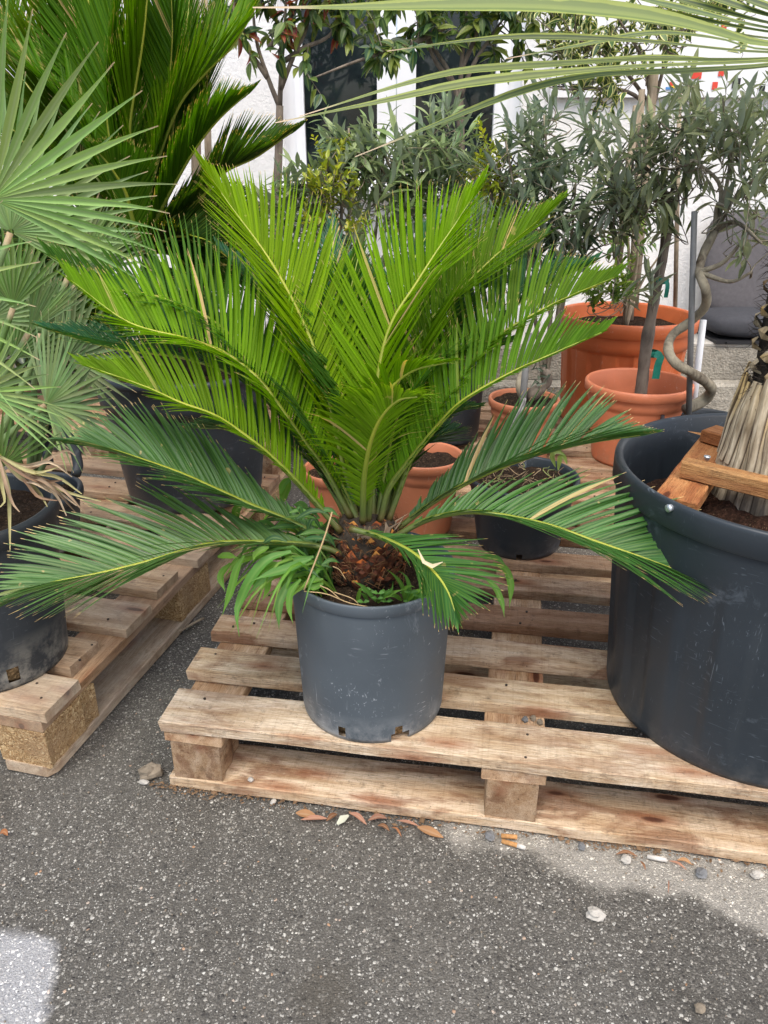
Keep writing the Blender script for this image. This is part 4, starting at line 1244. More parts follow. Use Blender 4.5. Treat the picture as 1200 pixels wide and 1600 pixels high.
def handle_palm():
    rnd = random.Random(37)
    c = (-0.835, 1.655)
    root = thing('fan_palm', 'greyer fan palm behind, growing from the low pot with the handle', 'fan palm', (c[0], c[1], .27))
    base = Vector((c[0], c[1], .27))
    SV2 = (0.15, 0.225, 0.10); GR = (.10, .19, .05)
    for (hub, tip, Y, Yt, n, spr, tint, fu) in (((62, 520), (105, 400), 1.62, 1.64, 16, 40, SV2, .6), ((120, 430), (200, 330), 1.66, 1.68, 16, 35, SV2, .6), ((20, 560), (70, 430), 1.66, 1.7, 18, 60, GR, .5), ((105, 560), (215, 500), 1.62, 1.58, 18, 70, SV2, .4), ((30, 470), (40, 350), 1.72, 1.76, 18, 60, GR, .5), ((-30, 620), (60, 540), 1.58, 1.54, 16, 60, GR, .4), ((95, 640), (170, 590), 1.6, 1.56, 14, 60, SV2, .4)):
        h, t = aty(hub[0], hub[1], Y), aty(tip[0], tip[1], Yt)
        fan(root, h, t, Vector((.2, -1, .3)), n, R(spr), (t - h).length, tint, rnd, base, fuse=fu)
handle_palm()

TRC = (0.632, 1.14)
def right_palm():
    rnd = random.Random(41)
    root = thing('windmill_palm', 'shaggy trunked palm in the huge dark tub, its long leaf blades crossing the top', 'palm tree', (TRC[0], TRC[1], 0.47))
    b = MB()
    prof = [(0.085, 0.44), (0.080, 0.60), (0.066, 0.66), (0.070, 0.80), (0.07, 1.0), (0.06, 1.2), (0.03, 1.25), (0.0, 1.26)]
    b.lathe(TRC, prof, 32)
    b.build('trunk', MAT['fibre'], root)
    c = Vector((TRC[0], TRC[1], 0))
    up = Vector((0, 0, 1))
    # lower skirt of long pale leaf bases in two tiers
    for (tier, n, z1, z0, r1, r0) in ((0, 44, 0.60, 0.44, 0.082, 0.118), (1, 40, 0.69, 0.49, 0.078, 0.104), (2, 30, 0.70, 0.56, 0.080, 0.098)):
        for i in range(n):
            th = 2 * math.pi * (i + rnd.uniform(-.2, .2)) / n + tier * .1
            o = Vector((math.cos(th), math.sin(th), 0))
            tn = Vector((-math.sin(th), math.cos(th), 0))
            zt = z1 + rnd.uniform(-.03, .012)
            pts, ww = [], []
            for k in range(7):
                u = k / 6
                z = z0 + (zt - z0) * u
                r = r0 + (r1 - r0) * (u ** 0.7) + 0.004 * math.sin(u * math.pi)
                pts.append(c + o * (r + rnd.uniform(-.001, .001)) + up * z + tn * .010 * (u - .5) * math.sin(i))
                ww.append(.0175 * (0.8 + .5 * u) * (1 - .55 * smooth(.82, 1, u)))
            q = MB(); q.blade(pts, ww, o, -.18, rnd.random())
            # give the strip thickness
            q2 = q.build('leaf_base', MAT['legbase'], root, smooth=False, color=(0.75, .72, .68) if tier == 0 else (1.35, 1.3, 1.2))
            sm_ = q2.modifiers.new('s', 'SOLIDIFY'); sm_.thickness = .0025; sm_.offset = -1
    # upper stubs in a spiral
    k = 0
    z = 0.655
    shared = []
    for v in range(4):
        w, h, out = .015, .022, .014
        vs = [Vector((-w, -.004, -h * .4)), Vector((w, -.004, -h * .4)), Vector((w * .7, out * .9, h * .30)), Vector((0, out, h * .45)), Vector((-w * .7, out * .9, h * .30)), Vector((0, out * .85, -h * .05)), Vector((w * .5, out * .4, h * .7)), Vector((-w * .5, out * .4, h * .7))]
        vs = [x + Vector((rnd.uniform(-.002, .002), rnd.uniform(-.002, .002), rnd.uniform(-.003, .003))) for x in vs]
        q = MB(); q.add(vs, [(0, 1, 5), (1, 2, 5), (2, 3, 5), (3, 4, 5), (4, 0, 5), (3, 2, 6), (4, 3, 7), (3, 6, 7)], [(.5, .1, .5)] * 2 + [(.5, .9, .5)] * 3 + [(.5, .6, .5)] + [(.5, .2, .9)] * 2)
        me = q.mesh('stub', False); me.materials.append(MAT['legbase'])
        shared.append(me)
    i = 0
    while z < 1.12:
        th = i * 2.39996
        z = 0.665 + i * 0.0024
        if math.sin(th) < 0.55:
            o = Vector((math.cos(th), math.sin(th), 0))
            p = c + o * 0.066 + up * z
            M = Matrix.Translation(p) @ Matrix.Rotation(th - R(90), 4, 'Z') @ Matrix.Rotation(R(rnd.uniform(-10, 15)), 4, 'X') @ Matrix.Scale(rnd.uniform(.8, 1.15), 4)
            obj('leaf_base_stub', shared[i % 4], None, root, M, color=rnd.choice([(1, .95, .85), (.75, .68, .6), (.45, .36, .3), (.9, .8, .62)]))
        i += 1
    # dark fibres between
    fb = MB()
    for i in range(420):
        th = rnd.uniform(math.pi * .7, math.pi * 2.1)
        zz = rnd.uniform(.64, 1.0)
        o = Vector((math.cos(th), math.sin(th), 0)); tn = Vector((-math.sin(th), math.cos(th), 0))
        p = c + o * .068 + up * zz
        fb.tube([p, p + o * .010 + up * rnd.uniform(-.004, .01) + tn * rnd.uniform(-.008, .008), p + o * .020 + up * rnd.uniform(-.012, .012) + tn * rnd.uniform(-.016, .016)], [.0007, .0006, .0002], 3, False)
    f = fb.build('fibre', MAT['fibre'], root); f['kind'] = 'stuff'
    # the leaf whose blades cross the top of the view
    hub = aty(1390, 75, 0.98)
    crown = c + up * 1.2
    P, _ = spline([crown, (crown + hub) / 2 + up * .04, hub], 10)
    q = MB(); q.tube(P, .008, 8)
    leaf = q.build('fan_leaf', MAT['rachis'], root)
    GRN = (0.120, 0.170, 0.055)
    GRN2 = (0.062, 0.108, 0.046)
    segs = [
        ([(1200, 70), (1100, 45), (1000, 24), (850, 10), (700, 9), (560, 12), (395, 12)], 25, GRN, .95, .86),
        ([(1200, 82), (1000, 64), (820, 58), (720, 65), (605, 80)], 11, GRN2, .97, .92),
        ([(1200, 78), (1120, 60), (1020, 52), (900, 72), (790, 92)], 9, GRN2, 1.0, 1.0),
        ([(1200, 92), (1000, 93), (850, 102), (720, 112), (620, 135), (468, 182)], 12, GRN, .96, .88),
        ([(1200, 95), (1000, 104), (850, 117), (720, 133), (600, 158), (430, 192)], 15, GRN, .95, .86),
        ([(1200, 101), (1000, 112), (900, 122), (800, 148), (680, 195), (555, 245)], 12, GRN2, .97, .90),
        ([(1200, 96), (1050, 92), (920, 94), (850, 98)], 11, GRN2, 1.0, 1.0),
        ([(1200, 104), (1080, 112), (950, 116), (880, 128), (800, 152)], 10, GRN2, 1.02, 1.03),
        ([(1200, 50), (1100, 32), (980, 12), (860, -12)], 12, GRN2, 1.0, 1.0),
        ([(1200, 44), (1100, 22), (1000, -2), (900, -30)], 12, GRN2, 1.0, 1.0),
        ([(1200, 36), (1120, 16), (1050, -4), (960, -40)], 12, GRN2, 1.0, 1.02),
        ([(1200, 24), (1140, 6), (1080, -16), (1000, -50)], 14, GRN2, 1.0, 1.02),
        ([(1200, 12), (1150, -8), (1100, -30)], 14, GRN2, 1.0, 1.02),
        ([(1200, 60), (1090, 44), (980, 30), (900, 22)], 10, GRN2, 1.02, 1.05),
    ]
    for (px, w, tint, ya, yb) in segs:
        pts = [hub] + pxpath(px, ya, yb, 1.0)
        P, L = spline(pts, 24)
        sc = 0.98 / FPX
        w0, wa, wb = (.3, .15, .5) if w > 20 else (.30, .38, .72)
        ww = []
        for k in range(25):
            u = k / 24
            ww.append(w * sc * (w0 + (1 - w0) * smooth(wa, wb, u)) * (1 - .95 * smooth(.62, 1.0, u)) + .0006)
        q = MB(); q.blade(P, ww, Vector((0, -.75, .55)), .35, rnd.random())
        q.build('leaf_segment', MAT['windmill'], leaf, color=tint)
    # further leaves of the crown, outside the picture to the upper right
    for a in range(5):
        th = R(-60 + 40 * a)
        o = Vector((math.cos(th), math.sin(th), .5))
        h = crown + o * .45
        fan(root, h, h + o, Vector((0, 0, 1)), 22, R(95), .42, GRN2, rnd, crown, mat='windmill', width=.8, cup=-.1)
right_palm()

def brace():
    root = thing('timber_brace', 'screwed orange-brown timber battens wedged around the palm trunk in the tub', 'timber brace', (0.52, 1.12, 0.5))
    def bar(name, a, b, w, h, seed, col):
        a, b = Vector(a), Vector(b)
        d = b - a
        yaw = math.atan2(d.y, d.x)
        me = board_mesh(d.length, w, h, seed, .0008, 0)
        M = Matrix.Translation((a + b) / 2) @ Matrix.Rotation(yaw, 4, 'Z')
        return obj(name, me, MAT['timber'], root, M, color=col)
    bar('plank', (0.425, 1.025, 0.532), (0.60, 1.30, 0.532), 0.062, 0.022, 901, (1.0, .80, .66))
    p = atz(1067, 730, .558); r_ = atz(1200, 762, .558)
    d = (r_ - p).normalized()
    bar('batten', p, p + d * .21, 0.026, 0.027, 902, (1.02, .98, .86))
    q0 = atz(1092, 672, .556); q1 = atz(1150, 690, .556)
    d2 = (q1 - q0).normalized()
    bar('batten', q0 + d2 * .02, q0 + d2 * .20, 0.045, 0.022, 903, (.85, .66, .55))
    sp = MB(); sp.blade([q0 + d2 * .03 + Vector((0, -.02, 0)), q0 + Vector((0, -.02, -.002)), q0 - d2 * .03 + Vector((0, -.02, -.004))], [.012, .008, .001], Vector((0, -.5, .8)), .3)
    sp.build('splinter', MAT['timber'], root, color=(1, .85, .7))
    s = atz(1105, 714, .5725)
    b = MB(); b.tube([s - Vector((0, 0, .006)), s, s + Vector((0, 0, .0015)), s + Vector((0, 0, .002))], [.003, .0052, .0052, .002], 14)
    b.build('screw', MAT['zinc'], root)
brace()

# ================================================================ WEEDS
def weeds():
    rnd = random.Random(51)
    root = thing('weed', 'lush broad-bladed weed spilling over the left of the grey pot', 'weed', (MAINC[0] - .09, MAINC[1], .39))
    GR = [(0.125, 0.300, 0.040), (0.16, 0.34, 0.045), (0.09, .235, .045)]
    def leaf(px, ya, yb, w, col=None):
        w *= .95
        pts = [aty(p[0], p[1], ya + (yb - ya) * i / (len(px) - 1)) for i, p in enumerate(px)]
        P, L = spline(pts, 12)
        n = Vector((rnd.uniform(-.4, .4), -.7, .7))
        q = MB()
        q.blade(P, [w * (.35 + .65 * smooth(0, .3, k / 12)) * (1 - smooth(.55, 1.0, k / 12) * .96) for k in range(13)], n, .3, rnd.random()); w *= 1
        q.build('leaf', MAT['grass'], root, color=col or rnd.choice(GR))
    def stem(px, ya, yb, r=.0016):
        P, L = spline([aty(p[0], p[1], ya + (yb - ya) * i / (len(px) - 1)) for i, p in enumerate(px)], 10)
        q = MB(); q.tube(P, r, 6)
        q.build('stem', MAT['grass'], root, color=(0.17, .27, .07))
    stem([(490, 905), (470, 870), (430, 862), (370, 870)], 1.02, .98)
    stem([(500, 900), (505, 860), (490, 840), (470, 850)], 1.04, 1.04)
    stem([(495, 900), (470, 840), (440, 800), (425, 780)], 1.10, 1.14)
    stem([(505, 905), (512, 880), (500, 860)], 1.02, 1.02)
    L = [([(382, 868), (370, 890), (362, 920), (347, 962)], .97, .94, .013),
         ([(455, 862), (420, 873), (395, 900), (375, 940), (370, 962), (374, 995)], .985, .93, .016),
         ([(486, 873), (450, 888), (420, 897), (393, 908)], .98, .95, .014),
         ([(490, 870), (450, 880), (410, 905), (380, 940)], 1.0, .95, .013),
         ([(455, 903), (444, 925), (436, 945), (436, 984)], .97, .93, .013),
         ([(418, 888), (420, 905), (418, 920), (410, 938)], .99, .97, .010),
         ([(500, 893), (470, 895), (445, 905), (430, 922)], 1.0, .97, .012),
         ([(420, 855), (405, 862), (398, 870), (396, 878)], .98, .96, .012),
         ([(340, 870), (355, 868), (372, 872)], .97, .97, .010),
         ([(512, 905), (500, 885), (497, 870), (502, 848)], 1.02, 1.03, .012),
         ([(505, 905), (485, 908), (475, 915), (468, 920)], .99, .97, .009),
         ([(372, 812), (368, 800), (375, 790), (379, 785)], 1.10, 1.12, .014),
         ([(395, 822), (412, 818), (425, 823), (438, 832)], 1.08, 1.06, .012),
         ([(440, 790), (443, 775), (450, 758), (453, 742)], 1.14, 1.18, .014),
         ([(438, 772), (444, 755), (460, 745)], 1.14, 1.18, .012),
         ([(505, 818), (488, 822), (480, 832), (470, 842)], 1.06, 1.04, .014),
         ([(483, 825), (486, 812), (489, 800)], 1.08, 1.09, .013),
         ([(500, 840), (485, 843), (470, 845)], 1.05, 1.03, .013),
         ([(470, 880), (455, 870), (440, 858), (425, 855)], 1.03, 1.03, .014, ),
         ([(478, 860), (462, 850), (450, 835)], 1.06, 1.08, .013),
         ([(470, 850), (455, 842), (448, 828)], 1.06, 1.08, .016),
         ([(480, 800), (470, 790), (458, 788)], 1.12, 1.13, .016),
         ([(455, 885), (440, 890), (425, 880)], 1.02, 1.02, .012),
         ([(490, 885), (475, 872), (462, 868)], 1.02, 1.02, .012),
         ([(505, 912), (488, 918), (478, 912)], .985, .98, .010)]
    for a in L: leaf(*a[:4])
    for i in range(64):
        x, y = rnd.uniform(445, 512), rnd.uniform(800, 912)
        a = rnd.uniform(0, 6.28); l = rnd.uniform(34, 72)
        yy = rnd.uniform(.985, 1.10)
        leaf([(x, y), (x + l * .5 * math.cos(a), y - l * .35 * abs(math.sin(a))), (x + l * math.cos(a), y - l * .3 * math.sin(a) + 4)], yy, yy + rnd.uniform(-.02, .02), rnd.uniform(.0055, .009), rnd.choice([(0.06, .17, .04), (.09, .22, .04), (.045, .13, .045)]))
    for (px, a, b_, w) in (([(760, 905), (775, 920), (785, 945), (788, 965)], 1.06, 1.02, .010), ([(770, 880), (790, 890), (798, 915), (796, 950)], 1.10, 1.06, .012), ([(750, 870), (775, 872), (792, 885)], 1.1, 1.08, .010), ([(360, 880), (345, 900), (352, 925)], .98, .95, .011), ([(440, 880), (415, 885), (400, 905), (398, 930)], .99, .96, .012), ([(470, 905), (455, 925), (452, 950), (458, 975)], .955, .93, .010), ([(430, 870), (400, 868), (370, 880), (352, 902)], 1.0, .97, .013), ([(500, 905), (478, 890), (455, 884), (430, 890)], 1.0, .98, .012)):
        leaf(px, a, b_, w)
    for i in range(48):
        left = True
        th = R(rnd.uniform(148, 226))
        o = Vector((math.cos(th), math.sin(th), 0)); tn = Vector((-math.sin(th), math.cos(th), 0))
        p = Vector((MAINC[0], MAINC[1], .388)) + o * rnd.uniform(.075, .112) + tn * rnd.uniform(-.01, .01)
        l = rnd.uniform(.07, .16) if left else rnd.uniform(.03, .075)
        h = l * rnd.uniform(.30, .65)
        sw = tn * rnd.uniform(-.5, .5) * l
        P, _ = spline([p, p + o * l * .28 + Vector((0, 0, h)) + sw * .2, p + o * l * .66 + Vector((0, 0, h * .9)) + sw * .6, p + o * l + Vector((0, 0, h * rnd.uniform(-.5, .55))) + sw], 10)
        w = rnd.uniform(.0035, .0072)
        q = MB(); q.blade(P, [w * (.5 + .5 * smooth(0, .25, k / 10)) * (1 - smooth(.5, 1, k / 10) * .96) for k in range(11)], Vector((rnd.uniform(-.5, .5), -.5, .8)), .4, rnd.random())
        q.build('leaf', MAT['grass'], root, color=rnd.choice(GR + [(.19, .36, .05)]))
    # small grass and seedlings at the front of the soil
    root2 = thing('weed', 'small grass tufts and seedlings at the front of the grey pot', 'weed', (MAINC[0] + .02, MAINC[1] - .09, .39))
    root = root2
    def leaf2(px, ya, yb, w):
        pts = [aty(p[0], p[1], ya + (yb - ya) * i / (len(px) - 1)) for i, p in enumerate(px)]
        P, L = spline(pts, 8)
        q = MB()
        q.blade(P, [w * (.5 + .5 * smooth(0, .3, k / 8)) * (1 - smooth(.5, 1.0, k / 8) * .95) for k in range(9)], Vector((rnd.uniform(-.3, .3), -.8, .5)), .3, rnd.random())
        q.build('leaf', MAT['grass'], root2, color=rnd.choice(GR))
    for a in ([(588, 940), (575, 925), (565, 915), (550, 907)], [(590, 940), (600, 928), (612, 922), (614, 908)], [(590, 942), (600, 932), (616, 925), (634, 920)],
              [(632, 940), (628, 915), (615, 898), (604, 890)], [(634, 940), (640, 920), (634, 900), (622, 892)], [(636, 940), (650, 925), (662, 922), (675, 924)],
              [(634, 938), (632, 922), (640, 915), (648, 918)], [(640, 942), (652, 946), (655, 950)], [(558, 942), (562, 925), (566, 917)],
              [(628, 938), (615, 930), (600, 935)], [(575, 942), (570, 930), (560, 926)], [(645, 938), (655, 932), (668, 934)]):
        leaf2(a, .985, .965, .0062)
    for i in range(22):
        x, y = rnd.uniform(565, 672), rnd.uniform(922, 944)
        p = aty(x, y, rnd.uniform(.975, .99))
        for s in (-1, 1):
            q = MB(); q.blade([p, p + Vector((s * .004, -.001, .003)), p + Vector((s * .009, -.002, .003))], [.001, .0065, .001], Vector((0, -.6, .8)), .1, rnd.random())
            q.build('leaf', MAT['grass'], root2, color=(.10, .27, .05))
    # dry straws lying on the soil and the leaning stalk
    root3 = thing('dry_straw', 'dry straw stalks leaning out of the grey pot', 'straw', (MAINC[0] - .05, MAINC[1] - .08, .39))
    for (px, ya, yb, r) in (([(519, 800), (505, 845), (475, 922)], 1.0, .955, .0018), ([(475, 924), (510, 928), (545, 942), (575, 948)], .96, .955, .0012), ([(500, 915), (515, 922), (530, 935)], .97, .965, .0013), ([(522, 925), (550, 935), (560, 944)], .965, .96, .0011), ([(540, 905), (530, 890), (520, 885)], .99, .99, .0010)):
        P, _ = spline([aty(p[0], p[1], ya + (yb - ya) * i / 2) for i, p in enumerate(px)], 8)
        q = MB(); q.tube(P, r * .7, 6); q.build('stalk', MAT['straw'], root3, color=(.50, .37, .21))
    q = MB(); q.blade([aty(653, 858, .93), aty(662, 878, .92), aty(676, 885, .915), aty(692, 878, .91)], [.001, .005, .006, .001], Vector((0, -.7, .6)), .3)
    q.build('leaf', MAT['straw'], root3, color=(.68, .58, .42))
weeds()

def seedlings():
    rnd = random.Random(57)
    root = thing('withered_seedling', 'withered pale seedlings lying on the soil of the short black pot', 'dead plant', (.325, 1.665, .3))
    for i in range(46):
        a = rnd.uniform(0, 6.28); r = .10 * math.sqrt(rnd.random())
        p = Vector((.325 + r * math.cos(a), 1.665 + r * math.sin(a), .302))
        pts = [p]
        for k in range(4):
            pts.append(pts[-1] + Vector((rnd.uniform(-.016, .016), rnd.uniform(-.016, .016), rnd.uniform(-.002, .012))))
        P, _ = spline(pts, 8)
        q = MB(); q.blade(P, [.0024 * (1 - abs(k / 8 - .4)) for k in range(9)], Vector((0, -.6, .7)), .4, rnd.random())
        q.build('leaf', MAT['straw'], root, color=rnd.choice([(.26, .19, .12), (.36, .28, .19), (.20, .14, .09), (.22, .26, .10)]))
    for px in ([(872, 735), (875, 715), (880, 712), (886, 725)], [(868, 730), (862, 712), (870, 705), (884, 712)]):
        P, _ = spline([aty(a, b, 1.64) for a, b in px], 8)
        q = MB(); q.blade(P, [.012 * math.sin(math.pi * (k / 8 * .9 + .05)) for k in range(9)], Vector((0, -.8, .4)), .4, rnd.random())
        q.build('leaf', MAT['grass'], root, color=(.22, .32, .10))
seedlings()

# ================================================================ TREES AND SHRUBS
def leaf_shape(L, W, K=5, bend=.15, fold=.25, shape=.5):
    q = MB()
    pts, ww = [], []
    for k in range(K + 1):
        u = k / K
        pts.append(Vector((0, L * u, -bend * L * u * u)))
        ww.append(W * max(.03, math.sin(math.pi * (u ** (.75 if shape > .5 else 1.0)) * .97 + .03)))
    q.blade(pts, ww, Vector((0, 0, 1)), fold, .5)
    return q
class Leaves:
    """collects leaf placements; the nearest 300 become objects of their own, the rest one joined foliage part"""
    def __init__(s, mat, shapes, cols):
        s.mat, s.cols, s.items = mat, cols, []
        s.sh = shapes
    def add(s, p, d, up, sc, rnd):
        d = d.normalized()
        x = d.cross(up)
        if x.length < 1e-4: x = d.orthogonal()
        x.normalize()
        z = x.cross(d)
        M = Matrix(((x.x, d.x, z.x, p.x), (x.y, d.y, z.y, p.y), (x.z, d.z, z.z, p.z), (0, 0, 0, 1))) @ Matrix.Scale(sc, 4)
        s.items.append((M, rnd.randrange(len(s.sh)), rnd.choice(s.cols), rnd.random()))
    def build(s, parent, limit=300):
        # leaves in view, the nearest first
        def key(it):
            p = it[0].translation
            return p.y
        its = sorted(s.items, key=key)
        meshes = []
        for q in s.sh:
            me = q.mesh('leaf'); me.materials.append(MAT[s.mat]); meshes.append(me)
        for M, k, c, r in its[:limit]:
            o = obj('leaf', meshes[k], None, parent, M, color=tuple(x * (.8 + .4 * r) for x in c))
        rest = its[limit:]
        if rest:
            for ci, col in enumerate(s.cols):
                b = MB()
                for M, k, c, r in rest:
                    if c is not col: continue
                    q = s.sh[k]
                    b.add([M @ Vector(v) for v in q.v], q.f, [(r, a[1], a[2]) for a in q.a])
                if b.v:
                    f = obj('foliage', b.mesh('foliage'), MAT[s.mat], parent, color=col)
                    f['kind'] = 'stuff'

def rdir(rnd, up=0.0):
    while True:
        v = Vector((rnd.uniform(-1, 1), rnd.uniform(-1, 1), rnd.uniform(-1, 1)))
        if .1 < v.length < 1: break
    v.normalize(); v.z += up
    return v.normalized()

def olive(label, base, stems, zones, ntwig, seed, cols, leafL=.042, leafW=.0095, trunk_r=.012, bark='olivebark', trunkpath=None, limit=300, twl=(.10, .2), gap=.011, group='olive trees', name='olive_tree', mat='olive', cat='olive tree', shp=.4, upb=.7, ang=(28, 55), leaves_from=.15, leafjit=.3, straight=True):
    rnd = random.Random(seed)
    root = thing(name, label, cat, base, group)
    tb = MB()
    if trunkpath:
        P, L = spline(trunkpath, 48)
        tb.tube(P, [trunk_r * (1.12 - .35 * i / 48) * (1 + .22 * noise.noise(P[i] * 26)) for i in range(49)], 12)
    if tb.v: tb.build('trunk', MAT[bark], root)
    bb = MB()
    for s in stems:
        P, L = spline(s, 12)
        bb.tube(P, [.0065 * (1 - .7 * i / 12) + .001 for i in range(13)], 6)
    lv = Leaves(mat, [leaf_shape(leafL, leafW, 5, .12 + .08 * i, .3, shp) for i in range(3)], cols)
    stempts = []
    for s in stems:
        P, L = spline(s, 20); stempts += P
    if not stempts and trunkpath: stempts = [Vector(trunkpath[-1])]
    tot = sum(z[2] for z in zones)
    for (c, r, wgt) in zones:
        for i in range(int(ntwig * wgt / tot)):
            v = rdir(rnd) * (rnd.random() ** .4)
            p = Vector(c) + Vector((v.x * r[0], v.y * r[1], v.z * r[2]))
            d = rdir(rnd, upb)
            near = min(stempts, key=lambda q: (q - p).length + (0.06 if q.z > p.z else 0))
            l = rnd.uniform(*twl)
            tip = p + d * l * .5
            st = p - d * l * .5
            midp = st.lerp(near, .5) + Vector((0, 0, -.02))
            P, L = spline([near, midp, st, p, tip], 18)
            if (near - st).length < .35:
                bb.tube(P, [.0022 * (1 - .75 * k / 18) for k in range(19)], 4, False)
            else:
                bb.tube(P[8:], [.0018 * (1 - .75 * k / 10) for k in range(11)], 4, False)
            # opposite leaves along the twig
            Q, L = spline([st, p, tip], max(4, int(l / gap)))
            for k in range(len(Q)):
                u = k / (len(Q) - 1)
                if u < leaves_from: continue
                t = (Q[min(k + 1, len(Q) - 1)] - Q[max(k - 1, 0)]).normalized()
                side = t.cross(Vector((math.cos(k * 1.57), math.sin(k * 1.57), .2)))
                if side.length < 1e-3: continue
                side.normalize()
                for s_ in (-1, 1):
                    A = R(rnd.uniform(*ang))
                    dd = t * math.cos(A) + side * s_ * math.sin(A) + rdir(rnd) * leafjit * .5
                    lv.add(Q[k], dd, Vector((0, 0, 1)) + rdir(rnd) * .5, (1.05 - .45 * u ** 3) * rnd.uniform(.7, 1.15), rnd)
    bb.build('branches', MAT[bark], root)
    lv.build(root, limit)
    return root

OL = [(0.165, 0.245, 0.090), (0.095, 0.165, 0.075), (0.26, 0.33, 0.16)]
OLD = [(0.050, 0.090, 0.052), (0.085, 0.130, 0.070), (0.150, 0.200, 0.110)]
OLB = [(0.125, 0.150, 0.062), (0.080, 0.102, 0.048), (0.19, 0.215, 0.10)]
def Z(px, py, Y, rx, ry, rz, w=1.0):
    return (aty(px, py, Y), (rx, ry, rz), w)
def stems_to(base, ends, mid=.05, rnd=random.Random(3)):
    out = []
    for e in ends:
        e = Vector(e); b = Vector(base)
        out.append([b, b.lerp(e, .45) + Vector((rnd.uniform(-mid, mid), rnd.uniform(-mid, mid), .03)), e])
    return out
